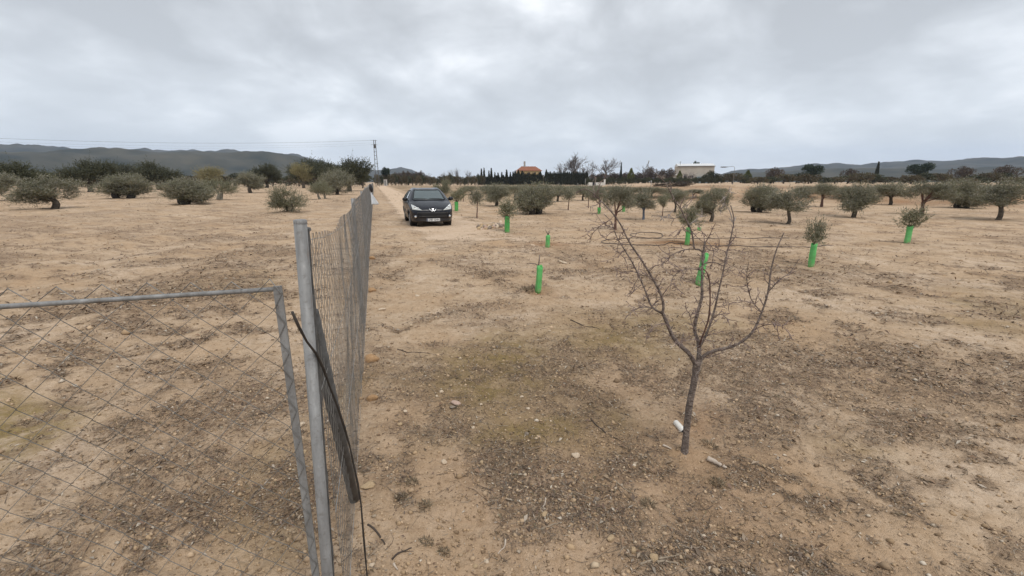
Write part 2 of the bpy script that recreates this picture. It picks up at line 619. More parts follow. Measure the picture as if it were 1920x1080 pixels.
BARE = [(840, 885, 55, 45, 1.0), (870, 1000, 90, 60, 0.95), (1060, 1050, 110, 40, 1.0), (1330, 1065, 70, 30, 1.0), (760, 560, 60, 30, 0.7), (800, 430, 130, 25, 0.8),
        (940, 480, 100, 12, 0.5), (760, 980, 40, 40, 0.6), (1190, 770, 40, 60, 0.6), (1250, 900, 40, 40, 0.5), (1150, 545, 60, 12, 0.8), (860, 620, 90, 14, 0.7),
        (700, 850, 35, 60, 0.6), (1240, 960, 50, 20, 0.6), (1130, 440, 90, 10, 0.5), (1290, 800, 70, 30, 0.55)]
DAMP = [(1027, 463, 34, 5, 1.0), (1035, 460, 20, 4, 0.7), (1010, 546, 22, 7, 0.7), (1270, 457, 55, 4, 1.0), (1320, 460, 50, 4, 0.7), (1300, 800, 45, 35, 0.6), (1330, 780, 40, 30, 0.5),
        (695, 720, 18, 25, 0.5), (1060, 1000, 70, 30, 0.3), (900, 440, 60, 3, 0.4), (1020, 900, 260, 130, 0.34), (1280, 900, 160, 160, 0.34), (1010, 730, 240, 70, 0.2)]


def soil_masks(x, y):
    r = np.hypot(x, y)
    o = x * FNRM[0] + y * FNRM[1] - FOFF
    wob_x = x + 0.32 * fbm(x * 1.6, y * 1.6, 4, 61)
    wob_y = y + 0.42 * fbm(x * 1.6 + 9, y * 1.6, 4, 62)
    deb = blob_field(wob_x, wob_y, DEBRIS)
    moss = blob_field(wob_x, wob_y, MOSS)
    bare = blob_field(wob_x, wob_y, BARE)
    damp = blob_field(x + 0.08 * fbm(x * 4, y * 4, 2, 3), y + 0.1 * fbm(x * 4, y * 4, 2, 4), DAMP)
    gen = sstep(-0.05, 0.4, fbm(x * 0.33, y * 0.5, 4, 71)) * 0.85
    gen2 = sstep(0.0, 0.45, fbm(x * 1.4, y * 1.8, 4, 73)) * 0.8
    az = np.abs(np.degrees(np.arctan2(x, np.maximum(y, 1e-3))))
    outside = sstep(24, 32, az)                       # beyond what the photograph shows: same mixture
    gen_deb = (gen + gen2) * (0.6 + 0.4 * outside) * (1 - 0.5 * sstep(14, 45, r))
    fleck = sstep(0.08, 0.38, fbm(x * 3.6, y * 4.4, 4, 78)) * 0.85 * (1 - 0.7 * sstep(18, 45, r)) * (0.55 + 0.9 * sstep(-0.3, 0.3, fbm(x * 0.5, y * 0.5, 2, 79)))
    deb = np.maximum(deb, np.maximum(gen_deb, fleck))
    deb = np.maximum(deb, 0.85 * sstep(0.9, 0.2, o) * sstep(-0.5, 0.0, o) * sstep(3.2, 5, r) * (0.6 + 0.9 * fbm(x, y, 3, 81)))
    s_ = x * FDIR[0] + y * FDIR[1]
    grass = np.maximum(sstep(5.2, 6.4, o) * sstep(34, 52, s_), np.exp(-((o - 2.55) / 0.32) ** 2) * sstep(16, 24, s_) * 0.6) * (1 - sstep(195, 205, y))
    grass = grass * (0.55 + 0.9 * fbm(x * 0.35, y * 0.2, 3, 88)) * sstep(9, 2, np.degrees(np.arctan2(x, np.maximum(y, 1e-3))))
    deb = np.maximum(deb, 1.5 * grass * (o > 0))
    deb = np.maximum(deb, sstep(-1.0, -2.5, o) * sstep(10, 25, r) * (0.25 + 0.9 * fbm(x * 0.3, y * 0.15, 3, 89)))
    bank_ = sstep(43, 50, r) * (1 - sstep(70, 95, r)) * sstep(10, 16, np.degrees(np.arctan2(x, np.maximum(y, 1e-3))))
    damp = np.maximum(damp, bank_ * (0.35 + 0.7 * fbm(x * 0.4, y * 0.4, 3, 90)))
    deb = np.maximum(deb, bank_ * (0.3 + 1.1 * fbm(x * 0.3, y * 0.3, 3, 92)))
    moss = np.maximum(moss, 0.7 * outside * sstep(0.1, 0.45, fbm(x * 0.4 + 7, y * 0.4, 3, 75)) * (1 - sstep(7, 12, r)))
    deb = deb * (1.0 + 0.95 * fbm(x * 2.4, y * 2.4, 4, 95))
    deb = np.clip(deb - 0.8 * bare, 0, 1.3)
    moss = np.maximum(moss, 0.95 * grass * (o > 0))
    moss = np.clip(1.25 * moss - 0.8 * bare - 0.15 * deb, 0, 1)
    return np.clip(deb, 0, 1), moss, np.clip(damp, 0, 0.9)


# ------------------------------------------------------------------ ground sheet
def build_ground():
    front = np.radians(np.arange(-64, 64.001, 0.25))
    back = np.radians(np.arange(68, 296, 4.0))
    ang = np.concatenate([front, back])
    rad = [0.3]
    while rad[-1] < 5600:
        rad.append(rad[-1] * 1.0155)
    rad = np.array(rad)
    A, Rr = np.meshgrid(ang, rad)
    X, Y = Rr * np.sin(A), Rr * np.cos(A)
    Z = H(X, Y)
    n_a, n_r = len(ang), len(rad)
    V = np.stack([X.ravel(), Y.ravel(), Z.ravel()], 1)
    V = np.vstack([V, [[0, 0, float(H(0, 0))]]])
    i = np.arange(n_r - 1)[:, None] * n_a
    j = np.arange(n_a)[None, :]
    j2 = (j + 1) % n_a
    q = np.stack([i + j, i + n_a + j, i + n_a + j2, i + j2], -1).reshape(-1, 4)[:, ::-1]
    c = len(V) - 1
    t = np.stack([np.full(n_a, c), np.arange(n_a), (np.arange(n_a) + 1) % n_a], 1)[:, ::-1]
    me = big_mesh('ground', V, [q, t], M['soil'], True)
    d, ms, dp = soil_masks(V[:, 0], V[:, 1])
    ca = me.color_attributes.new('soil', 'FLOAT_COLOR', 'POINT')
    ca.data.foreach_set('color', np.stack([d, ms, dp, np.ones_like(d)], 1).astype(np.float32).ravel())
    return tag(link(bpy.data.objects.new('ground', me)), 'sandy tan field ground with dry litter', None, None, 'structure')


build_ground()


def strip(name, cs, widths, mat, lift, along_n, across, kind, label):
    """a band of earth that follows the ground; cs: list of (x, y) centres"""
    cs = np.array(cs, float)
    seg = np.concatenate([[0], np.cumsum(np.hypot(*np.diff(cs, axis=0).T))])
    t = np.linspace(0, 1, along_n) ** 1.8 * seg[-1]
    cx, cy = np.interp(t, seg, cs[:, 0]), np.interp(t, seg, cs[:, 1])
    w = np.interp(t, seg, widths)
    tx, ty = np.gradient(cx), np.gradient(cy)
    L = np.hypot(tx, ty)
    nx, ny = ty / L, -tx / L
    u = np.linspace(-1, 1, across)
    X = cx[:, None] + nx[:, None] * w[:, None] * u[None, :] / 2
    Y = cy[:, None] + ny[:, None] * w[:, None] * u[None, :] / 2
    r = np.hypot(X, Y)
    Z = H(X, Y) + lift + 0.00025 * r
    i = np.arange(along_n - 1)[:, None] * across
    j = np.arange(across - 1)[None, :]
    q = np.stack([i + j, i + j + 1, i + across + j + 1, i + across + j], -1).reshape(-1, 4)
    me = big_mesh(name, np.stack([X.ravel(), Y.ravel(), Z.ravel()], 1), q, mat, True)
    e = np.clip((1 - np.abs(u))[None, :] * 1.7, 0, 1) * np.clip(np.minimum(t, seg[-1] - t + 8)[:, None] / 9.0, 0, 1)
    at_ = me.attributes.new('edge', 'FLOAT', 'POINT')
    at_.data.foreach_set('value', (e + 0 * X).astype(np.float32).ravel())
    ca = me.color_attributes.new('soil', 'FLOAT_COLOR', 'POINT')
    ca.data.foreach_set('color', np.zeros(X.size * 4, np.float32))
    return tag(link(bpy.data.objects.new(name, me)), label, None, None, kind)


trk = [fence_xy(s, 2.9 + max(0, (16 - s)) * 0.12) for s in (8, 11, 14, 18, 25, 40, 70, 110, 160, 200)]
strip('dirt_track', trk, [5.5, 5.2, 4.8, 4.4, 4.2, 4.2, 4.4, 4.6, 4.8, 5.0], M['track'], 0.004, 420, 41, 'structure', 'pale sandy track running along the fence')
road = [(x, 204 + 0.02 * x + 3 * math.sin(x * 0.02)) for x in range(-260, 120, 12)]
strip('dirt_road', road, [7.5] * len(road), M['track'], 0.02, 90, 9, 'structure', 'pale dirt road crossing behind the field')

# ------------------------------------------------------------------ hills


def ridge(name, r0, prof, depth_, mat, seed, label):
    """prof: [(azimuth deg, height)]"""
    az = np.radians(np.arange(-75, 75, 0.3))
    h = np.interp(np.degrees(az), [p[0] for p in prof], [p[1] for p in prof])
    k = np.linspace(0, 1, 26)
    shape = np.sin(np.pi * np.clip(k, 0, 1)) ** 1.2
    A, K = np.meshgrid(az, k)
    Rr = r0 + (K - 0.5) * depth_
    X, Y = Rr * np.sin(A), Rr * np.cos(A)
    hh = h[None, :] * shape[:, None]
    Z = hh * (1 + 0.28 * fbm(X * 0.006, Y * 0.006, 5, seed)) + 0.03 * hh * fbm(X * 0.05, Y * 0.05, 3, seed + 5) - 2.5
    n = len(az)
    i = np.arange(len(k) - 1)[:, None] * n
    j = np.arange(n - 1)[None, :]
    q = np.stack([i + j, i + j + 1, i + n + j + 1, i + n + j], -1).reshape(-1, 4)
    me = big_mesh(name, np.stack([X.ravel(), Y.ravel(), Z.ravel()], 1), q, mat, True)
    return tag(link(bpy.data.objects.new(name, me)), label, None, None, 'structure')


M['hill'] = simple('scrub_hillside', (0.075, 0.068, 0.045), (0.014, 0.020, 0.014), 0.012, 0.95, 0, 0, None, 8)


def hpx(py, d):
    return (341 - py) / 835.0 * d + CAM_H + 2.5


def azpx(px):
    return math.degrees(math.atan2(px - 960, 835))


D1 = 3000
ridge('hills', D1, [(-75, 170), (-50, 165), (azpx(400), hpx(296, D1)), (azpx(555), hpx(300, D1)), (azpx(600), hpx(306, D1)), (azpx(622), hpx(311, D1)), (azpx(660), hpx(314, D1)),
                    (azpx(700), hpx(320, D1)), (azpx(728), hpx(322, D1)), (azpx(752), hpx(316, D1)), (azpx(772), hpx(320, D1)), (azpx(800), hpx(330, D1)), (azpx(830), hpx(339, D1)),
                    (azpx(900), 3), (azpx(1290), 3), (azpx(1345), hpx(330, D1)), (azpx(1370), hpx(325, D1)), (30, hpx(320, D1)), (50, 110), (75, 120)], 1400, M['hill'], 140, 'far blue hills on the horizon')
D2 = 1500
ridge('hills', D2, [(-75, 70), (-50, hpx(300, D2)), (azpx(480), hpx(298, D2)), (azpx(555), hpx(301, D2)), (azpx(585), hpx(308, D2)), (azpx(612), hpx(330, D2)), (azpx(640), 2), (azpx(1335), 2),
                    (azpx(1350), hpx(331, D2)), (azpx(1370), hpx(327, D2)), (35, hpx(322, D2)), (75, 30)], 500, M['hill'], 240, 'dark scrub covered hill')

# ------------------------------------------------------------------ wire fence
POST_S = [1.50, 5.6, 9.4, 13.2, 17.0]
while POST_S[-1] < 96:
    POST_S.append(POST_S[-1] + 3.8)
P_TOP = [1.63, 1.56] + [1.56] * 60


def wire_panel(name, length, height, wires_w, amp, seed, z_of=None, sag=0.0, rad=0.0016, loose=0.0, sides=3):
    """woven diamond wire netting in local x (along), z; y is out of plane"""
    rng = np.random.default_rng(seed)
    n = int(length / wires_w) + 1
    hseg = wires_w * 1.02
    m = int(height / hseg) + 1
    Vs, Fs = [], []
    base = 0
    ph = rng.uniform(0, 6, 4)
    for k in range(n):
        j = np.arange(m)
        s = k * wires_w + np.where((j + k) % 2 == 0, 1, -1) * wires_w * 0.5
        s = np.clip(s, 0, length)
        z = j / (m - 1) * height
        u = s / length
        drop = sag * 4 * u * (1 - u)
        z = z * (1 - drop / height * (z / height) ** 2)
        # slack in the netting
        wob = loose * (fbm(s * 1.1 + 3, z * 1.5, 3, seed) * 2)
        s2 = s + wob * 0.8 * np.sin(np.pi * u)
        z = z + wob * 0.6
        y = amp * np.sin(np.pi * u) * fbm(s * 1.3, z * 1.7 + 5, 3, seed + 3) * 2
        y = y + np.where((j + k) % 2 == 0, 1, -1) * 0.0018
        P = np.stack([s2, y, z], 1)
        T = np.gradient(P, axis=0)
        T /= np.linalg.norm(T, axis=1)[:, None] + 1e-9
        N = np.cross(T, [0, 1, 0])
        N /= np.linalg.norm(N, axis=1)[:, None] + 1e-9
        B = np.cross(T, N)
        ring = [P + (N * math.cos(a) + B * math.sin(a)) * rad for a in np.arange(sides) * 2 * math.pi / sides]
        V = np.stack(ring, 1).reshape(-1, 3)
        i = np.arange(m - 1)[:, None] * sides
        q = np.arange(sides)[None, :]
        q2 = (q + 1) % sides
        f = np.stack([i + q, i + q2, i + sides + q2, i + sides + q], -1).reshape(-1, 4) + base
        Vs.append(V)
        Fs.append(f)
        base += len(V)
    return big_mesh(name, np.vstack(Vs), np.vstack(Fs), M['wire'])


fx, fy = fence_xy(POST_S[0])
fence = empty('wire_fence', (fx, fy, float(H(fx, fy))))
tag(fence, 'long galvanised wire netting fence running away beside the sandy track', 'fence')
F_ROT = -FAZ + R(90)


def fl(s, off, z):
    """fence point -> coordinates local to the fence empty (unrotated)"""
    x, y = fence_xy(s, off)
    return (x - fx, y - fy, z - fence.location.z)


def ground_s(s, off=0):
    x, y = fence_xy(s, off)
    return float(H(x, y))


for i, s in enumerate(POST_S):
    g = ground_s(s)
    b = MB()
    top = P_TOP[i]
    if i == 0:
        # first post leans slightly
        b.tube([fl(s, -0.065, g - 0.3), fl(s, -0.058, g), fl(s, 0, g + top)], 0.0195, 14)
    else:
        b.tube([fl(s, -0.03, g - 0.2), fl(s, -0.03, g + top)], 0.022, 8)
    post = b.build('post', M['galv'], fence, True)
    if i == 0:
        post['label'] = 'thick grey end post of the wire fence'
        c = MB()
        c.lathe([(0.0, 0.002), (0.016, 0.002), (0.0195, 0.0), (0.0200, -0.010), (0.0198, -0.011)], fl(s, 0, g + top), 'z', 14)
        c.build('post_cap', M['galv'], post, True)

# seam ridge and lugs on the end post
g0 = ground_s(POST_S[0])
b = MB()
pts = []
for k in range(30):
    t = k / 29
    z = g0 + 0.05 + t * 1.55
    x_off = -0.058 + 0.058 * (z - g0) / 1.63
    pts.append(fl(POST_S[0] + 0.012 + (0.003 if k % 5 == 0 else 0), x_off + 0.0205, z))
b.tube(pts, [0.0035 + (0.003 if k % 6 == 0 else 0) for k in range(30)], 5)
b.build('lacing_wire', M['galv_dark'], fence)
br = MB()
x0, y0, z0 = fl(POST_S[0] + 0.02, 0.0, g0 + 1.60)
x1, y1, z1 = fl(POST_S[0] + 0.16, 0.0, g0 + 1.585)
br.tube([(x0, y0, z0), ((x0 + x1) / 2, (y0 + y1) / 2, (z0 + z1) / 2 - 0.004), (x1, y1, z1)], [0.010, 0.013, 0.009], 6)
br.build('wire_tensioner', M['galv_dark'], fence)

# leaning brace behind the end post
pa, pb = at(589, 572, 1.62), G(664, 958)
br = MB()
pa = np.array([*fence_xy(1.60, -0.015), g0 + 1.30])
pb2 = np.array([*fence_xy(2.26, 0.0), ground_s(2.26) - 0.05])
lp = lambda p: (p[0] - fx, p[1] - fy, p[2] - fence.location.z)
br.tube([lp(pa), lp(pa * 0.5 + pb2 * 0.5), lp(pb2)], 0.027, 12)
brace = br.build('brace', M['galv_dark'], fence, True)
brace['label'] = 'dark slanting brace tube behind the end post'

# netting panels: first one slack and uneven, the others share one mesh
L0 = POST_S[1] - POST_S[0] - 0.05
me0 = wire_panel('wire_netting', L0, 1.60, 0.048, 0.012, 3, sag=0.09, rad=0.0014, loose=0.05)
me1 = wire_panel('wire_netting', 3.8, 1.55, 0.048, 0.004, 8, sag=0.008, rad=0.0013, loose=0.006)
for i in range(len(POST_S) - 1):
    s = POST_S[i]
    o = inst('wire_netting', me0 if i == 0 else me1, fence, fl(s + (0.035 if i == 0 else 0), 0.0, ground_s(s + 1.5) - 0.01), F_ROT)
    if i > 0:
        o.scale = ((POST_S[i + 1] - s) / 3.8, 1 if i % 2 else -1, 1)
# tension wires
for zz, sg in ((1.565, 0.11), (1.05, 0.05), (0.55, 0.03), (0.06, 0.02)):
    b = MB()
    pts = []
    for i in range(len(POST_S) - 1):
        s0, s1 = POST_S[i], POST_S[i + 1]
        nn = 8 if i < 4 else 3
        for k in range(nn):
            t = k / nn
            s = s0 + (s1 - s0) * t
            dip = (sg if i == 0 else sg * 0.3) * 4 * t * (1 - t)
            pts.append(fl(s, 0.006, (ground_s(s0) * (1 - t) + ground_s(s1) * t) + zz - dip))
    b.tube(pts, 0.0014, 4)
    b.build('tension_wire', M['wire'], fence)

# loose dark wire hanging from the end post down to the soil
b = MB()
trace = [(548, 585, 1.40), (560, 612, 1.42), (575, 640, 1.45), (592, 662, 1.50), (606, 690, 1.53), (618, 724, 1.56), (632, 760, 1.60), (646, 802, 1.63), (656, 838, 1.66),
         (664, 876, 1.67), (671, 908, 1.665), (677, 946, 1.66), (680, 985, 1.66), (683, 1020, 1.665), (687, 1065, 1.67), (690, 1100, 1.66)]
pts = [at(*t) for t in trace]
g_ = G(691, 1112)
pts.append(np.array([g_[0], g_[1], g_[2] - 0.02]))
o = pts[0]
b.tube([p - o for p in pts], [0.0042 + 0.0008 * math.sin(i * 2.1) for i in range(len(pts))], 6)
lw = b.build('loose_wire', M['wire_rust'], None, True)
lw.location = [float(c) for c in o]
tag(lw, 'dark rusty loose wire curving down from the fence end post to the soil', 'wire')

# side gate: thin frame with netting beside the end post, turning to the left
gate = empty('gate', (*fence_xy(POST_S[0] + 0.02, -0.062), g0))
tag(gate, 'narrow wire netting gate with flat grey frame left of the end post', 'gate')
GL, GH = 1.15, 1.42
u_ = Vector((-FNRM[0], -FNRM[1], 0))


def gp(u, z, o=0.0):
    return (u_.x * u + FDIR[0] * o, u_.y * u + FDIR[1] * o, z)


for u in (0.03, GL):
    b = MB()
    cs = []
    for z in (0.05, GH):
        for du, do in ((-0.013, -0.004), (0.013, -0.004), (0.013, 0.004), (-0.013, 0.004)):
            cs.append(gp(u + du, z, do))
    b.add(cs, [(3, 2, 1, 0), (4, 5, 6, 7), (0, 1, 5, 4), (1, 2, 6, 5), (2, 3, 7, 6), (3, 0, 4, 7)])
    b.build('stile', M['galv'], gate)
for z in (0.06, GH - 0.01):
    b = MB()
    b.tube([gp(0.0435, z), gp(GL - 0.0135, z)], 0.0075, 8)
    b.build('rail', M['galv'], gate, True)
b = MB()
b.lathe([(0.0, 0.006), (0.007, 0.005), (0.008, 0.0)], (0, 0, 0), 'y', 10)
bo = b.build('bolt', M['galv'], gate, True)
bo.location = gp(0.03, 0.62, -0.005)
gm = wire_panel('wire_netting', GL, GH - 0.04, 0.052, 0.03, 14, rad=0.0016, loose=0.04)
gn = inst('wire_netting', gm, gate, gp(0.02, 0.05, -0.008), math.atan2(u_.y, u_.x))

# far end of the gate opening: closing post, then the fence goes on to the left
gx, gy = gate.location.x, gate.location.y
side = empty('wire_fence', (gx + u_.x * 1.26, gy + u_.y * 1.26, float(H(gx + u_.x * 1.26, gy + u_.y * 1.26))))
tag(side, 'short wire netting fence beyond the gate, running to the left', 'fence')
for k, u in enumerate((0.0, 3.2)):
    b = MB()
    gz = float(H(side.location.x + u_.x * u, side.location.y + u_.y * u)) - side.location.z
    b.tube([(u_.x * u, u_.y * u, gz - 0.2), (u_.x * u, u_.y * u, gz + 1.58)], 0.0225, 12)
    b.build('post', M['galv'], side, True)
inst('wire_netting', me1, side, (u_.x * 0.02, u_.y * 0.02, -0.02), math.atan2(u_.y, u_.x), (0.83, 1, 1))

# white sheet and black bag tied to the fence
SX = 20.5
sx, sy = fence_xy(SX, 0.03)
M['plastic_white'] = simple('white_plastic', (0.72, 0.75, 0.78), (0.60, 0.64, 0.68), 4, 0.45, 0, 0.3, 10)
M['plastic_black'] = simple('black_plastic', (0.02, 0.016, 0.02), (0.01, 0.01, 0.011), 9, 0.35, 0, 0.4, 20)
zg = ground_s(SX)


def cloth(name, outline_fn, nu, nv, mat, thick=0.004):
    vs, fs = [], []
    for j in range(nv + 1):
        for i in range(nu + 1):
            vs.append(outline_fn(i / nu, j / nv))
    for j in range(nv):
        for i in range(nu):
            a = j * (nu + 1) + i
            fs.append((a, a + 1, a + nu + 2, a + nu + 1))
    me = bpy.data.meshes.new(name)
    me.from_pydata([tuple(float(c) for c in v) for v in vs], [], fs)
    me.materials.append(mat)
    me.polygons.foreach_set('use_smooth', [True] * len(me.polygons))
    o = bpy.data.objects.new(name, me)
    sm = o.modifiers.new('solid', 'SOLIDIFY')
    sm.thickness = thick
    return link(o)


def sheet_fn(u, v):
    w = 0.03 + 0.30 * v
    off = u * w + 0.02
    along = 0.16 * u * v + 0.02 * math.sin(u * 9 + v * 3) * v
    return (FNRM[0] * off + FDIR[0] * along, FNRM[1] * off + FDIR[1] * along, 1.22 - 0.52 * v + 0.012 * math.sin(u * 8) * v)


ws = cloth('plastic_sheet', sheet_fn, 10, 10, M['plastic_white'])
ws.location = (sx, sy, zg)
tag(ws, 'white triangular plastic sheet hanging from the far stretch of fence', 'plastic sheet')


def bag_fn(u, v):
    a = u * 2 * math.pi
    r = 0.012 + 0.062 * math.sin(math.pi * min(1, v * 0.93 + 0.02)) ** 0.8 * (1 + 0.22 * math.sin(a * 3 + v * 5))
    c = 0.015 + 0.06 * v
    return (FNRM[0] * (c + r * math.cos(a)) + FDIR[0] * r * math.sin(a), FNRM[1] * (c + r * math.cos(a)) + FDIR[1] * r * math.sin(a), 1.60 - 0.36 * v)


bb = cloth('plastic_bag', bag_fn, 16, 10, M['plastic_black'], 0.002)
bb.location = (sx, sy, zg)
tag(bb, 'black plastic bag tied on the fence above the white sheet', 'bag')

# ------------------------------------------------------------------ foliage generators


def unit(v):
    return v / (np.linalg.norm(v, axis=-1, keepdims=True) + 1e-9)


def leaf_arrays(P, D, L, W, rng):
    n = len(P)
    side = unit(np.cross(D, unit(rng.normal(size=(n, 3)))))
    L = np.broadcast_to(np.asarray(L, float), (n,))[:, None]
    W = np.broadcast_to(np.asarray(W, float), (n,))[:, None]
    V = np.stack([P, P + D * L * 0.5 + side * W * 0.5, P + D * L, P + D * L * 0.5 - side * W * 0.5], 1).reshape(-1, 3)
    Fq = np.arange(n * 4).reshape(-1, 4)
    return V, Fq


def shoots(rng, starts, dirs, length, per, leaf_l, leaf_w, curve=0.25, spread=0.7):
    """leaves set along shoots"""
    n = len(starts)
    ln = length * rng.uniform(0.6, 1.25, n)
    bend = rng.normal(0, curve, (n, 3))
    t = (np.arange(per) + 0.5) / per
    P = starts[:, None, :] + dirs[:, None, :] * (t[None, :, None] * ln[:, None, None]) + bend[:, None, :] * (t[None, :, None] ** 2 * ln[:, None, None])
    D = unit(dirs[:, None, :] + bend[:, None, :] * t[None, :, None] + rng.normal(0, spread, (n, per, 3)))
    P, D = P.reshape(-1, 3), D.reshape(-1, 3)
    m = len(P)
    return leaf_arrays(P, D, leaf_l * rng.uniform(0.7, 1.25, m), leaf_w * rng.uniform(0.7, 1.25, m), rng)


def lumpy_points(rng, n, rad, lumps, lump_r, zc, low=-0.75, shell=0.55):
    """points in a crown made of many overlapping lumps"""
    c = []
    while len(c) < lumps:
        p = rng.uniform(-1, 1, 3)
        r = np.linalg.norm(p)
        if r < 1 and r > shell * 0.7 and p[2] > low:
            c.append(p * 0.78)
    c = np.array(c)
    sizes = rng.uniform(0.5, 1.4, lumps) * lump_r
    k = rng.choice(lumps, n, p=sizes ** 2 / np.sum(sizes ** 2))
    d = unit(rng.normal(size=(n, 3)))
    q = rng.uniform(shell, 1.0, n) ** 0.7
    P = c[k] + d * (sizes[k] * q)[:, None]
    P[:, 2] = np.maximum(P[:, 2], low - 0.12)
    out = unit(P)
    return P * np.array(rad) + np.array([0, 0, zc]), out, d


def limb_mesh(name, segs, mat, sides=7):
    b = MB()
    for pts, rad in segs:
        b.tube(pts, rad, sides)
    return b.mesh(name, mat, True)


def wavy(p0, p1, n, amp, rng):
    p0, p1 = np.array(p0, float), np.array(p1, float)
    out = []
    off = rng.normal(0, amp, 3)
    off2 = rng.normal(0, amp * 0.6, 3)
    for i in range(n + 1):
        t = i / n
        out.append(p0 + (p1 - p0) * t + off * math.sin(math.pi * t) + off2 * math.sin(2 * math.pi * t))
    return out


def olive_variant(seed, rad, zc, trunk_h, trunk_r, n_sh, per, lump, mat, bark, leaf=(0.085, 0.021), low=-0.7, stems=1, lean=0.0, limbs=7, sh_len=0.42, up=0.7):
    rng = np.random.default_rng(seed)
    P, out, d = lumpy_points(rng, n_sh, rad, 17, lump, zc, low)
    dirs = unit(out * 0.45 + d * 0.45 + np.array([0, 0, up]) + rng.normal(0, 0.35, (n_sh, 3)))
    V, Fq = shoots(rng, P - dirs * sh_len * 0.4, dirs, sh_len, per, leaf[0], leaf[1])
    crown = big_mesh('crown', V, Fq, mat)
    segs = []
    for s in range(stems):
        a = rng.uniform(0, 6.28)
        bx, by = (0.16 * math.cos(a + s * 2.4), 0.16 * math.sin(a + s * 2.4)) if stems > 1 else (0, 0)
        tx, ty = bx * 2.0 + lean * trunk_h, by * 2.0
        pts = wavy((bx, by, -0.12), (tx, ty, trunk_h), 6, trunk_r * 0.35, rng)
        r = [trunk_r * (1.45 if i == 0 else 1.18 - 0.42 * i / 6) * rng.uniform(0.92, 1.1) / (1.25 if stems > 1 else 1) for i in range(7)]
        segs.append((pts, r))
        for k in range(max(3, limbs // stems)):
            e = P[rng.integers(0, n_sh)]
            e = np.array([0, 0, zc]) + (e - np.array([0, 0, zc])) * 0.8
            mid = np.array([tx, ty, trunk_h]) * 0.45 + e * 0.55 + rng.normal(0, 0.06, 3)
            segs.append(([pts[-2], np.array([tx, ty, trunk_h]) * 0.75 + mid * 0.25, mid, e], [trunk_r * 0.6, trunk_r * 0.45, trunk_r * 0.26, trunk_r * 0.08]))
    trunk = limb_mesh('trunk', segs, bark)
    zmax = float(np.percentile(V[:, 2], 99.6))
    wid = float(np.percentile(V[:, 0], 99) - np.percentile(V[:, 0], 1))
    return dict(crown=crown, trunk=trunk, h=zmax, w=wid)


VAR = {}
# broad old olive, low round crown on a short dark trunk
VAR['old'] = [olive_variant(11, (1.15, 1.15, 0.80), 0.98, 0.36, 0.19, 1900, 15, 0.36, M['leaf_olive'], M['bark_black'], low=-0.92, stems=2),
              olive_variant(12, (1.10, 1.05, 0.80), 1.10, 0.55, 0.12, 1300, 15, 0.34, M['leaf_olive'], M['bark_olive'], low=-0.75)]
# middle-aged olive with a clear trunk
VAR['mid'] = [olive_variant(21, (0.95, 0.95, 0.62), 1.35, 0.80, 0.075, 850, 14, 0.36, M['leaf_olive'], M['bark_olive'], low=-0.7),
              olive_variant(22, (0.90, 0.95, 0.70), 1.40, 0.80, 0.07, 800, 14, 0.38, M['leaf_olive'], M['bark_olive'], low=-0.75),
              olive_variant(23, (1.0, 0.9, 0.6), 1.40, 0.75, 0.085, 850, 14, 0.34, M['leaf_olive'], M['bark_red'], low=-0.65, lean=0.12)]
# young slender olive
VAR['young'] = [olive_variant(31, (0.42, 0.42, 0.62), 1.30, 0.75, 0.035, 260, 14, 0.40, M['leaf_olive'], M['bark_red'], sh_len=0.36, up=0.9, limbs=5),
                olive_variant(32, (0.45, 0.42, 0.60), 1.25, 0.72, 0.03, 240, 14, 0.42, M['leaf_olive_young'], M['bark_red'], sh_len=0.38, up=0.9, limbs=5)]
# bushy sapling crown for the guarded trees (trunk inside the guard)
VAR['sap'] = [olive_variant(41, (0.36, 0.36, 0.36), 0.92, 0.68, 0.02, 150, 16, 0.45, M['leaf_olive_young'], M['bark_olive'], sh_len=0.34, up=1.0, limbs=6, low=-0.6),
              olive_variant(42, (0.40, 0.36, 0.34), 0.92, 0.70, 0.02, 150, 16, 0.48, M['leaf_olive_young'], M['bark_olive'], sh_len=0.36, up=0.9, limbs=6, low=-0.6)]
VAR['dark'] = [olive_variant(51, (1.15, 1.1, 0.85), 1.10, 0.42, 0.13, 1500, 14, 0.36, M['leaf_dark'], M['bark_olive'], low=-0.8, leaf=(0.075, 0.03), stems=1)]
VAR['yellow'] = [olive_variant(61, (1.0, 1.0, 0.75), 1.25, 0.60, 0.13, 900, 14, 0.36, M['leaf_yellow'], M['bark_olive'], low=-0.7)]
VAR['pale'] = [olive_variant(71, (1.05, 1.0, 0.70), 0.95, 0.75, 0.11, 950, 14, 0.36, M['leaf_olive_young'], M['bark_pale'], low=-0.85, stems=2)]
VAR['bush2'] = [olive_variant(91, (1.1, 1.05, 0.78), 0.80, 0.3, 0.09, 1400, 14, 0.38, M['leaf_olive'], M['bark_black'], low=-0.95, stems=2)]
VAR['bush'] = [olive_variant(81, (1.0, 1.0, 0.72), 0.72, 0.25, 0.07, 900, 14, 0.4, M['leaf_olive_young'], M['bark_olive'], low=-0.95, stems=2)]


def put_tree(name, kind, v, pos, width, height, label, cat='tree', group=None, rz=None, trunk_mat=None):
    va = VAR[kind][v % len(VAR[kind])]
    e = empty(name, pos, RNG.uniform(0, 6.28) if rz is None else rz)
    sx_, sz_ = width / va['w'], height / va['h']
    tr = inst('trunk', va['trunk'], e, sc=(sx_, sx_, sz_))
    inst('crown', va['crown'], e, sc=(sx_, sx_, sz_))
    if trunk_mat:
        tm = va['trunk'].copy()
        tm.materials.clear()
        tm.materials.append(trunk_mat)
        tr.data = tm
    tag(e, label, cat, group)
    return e


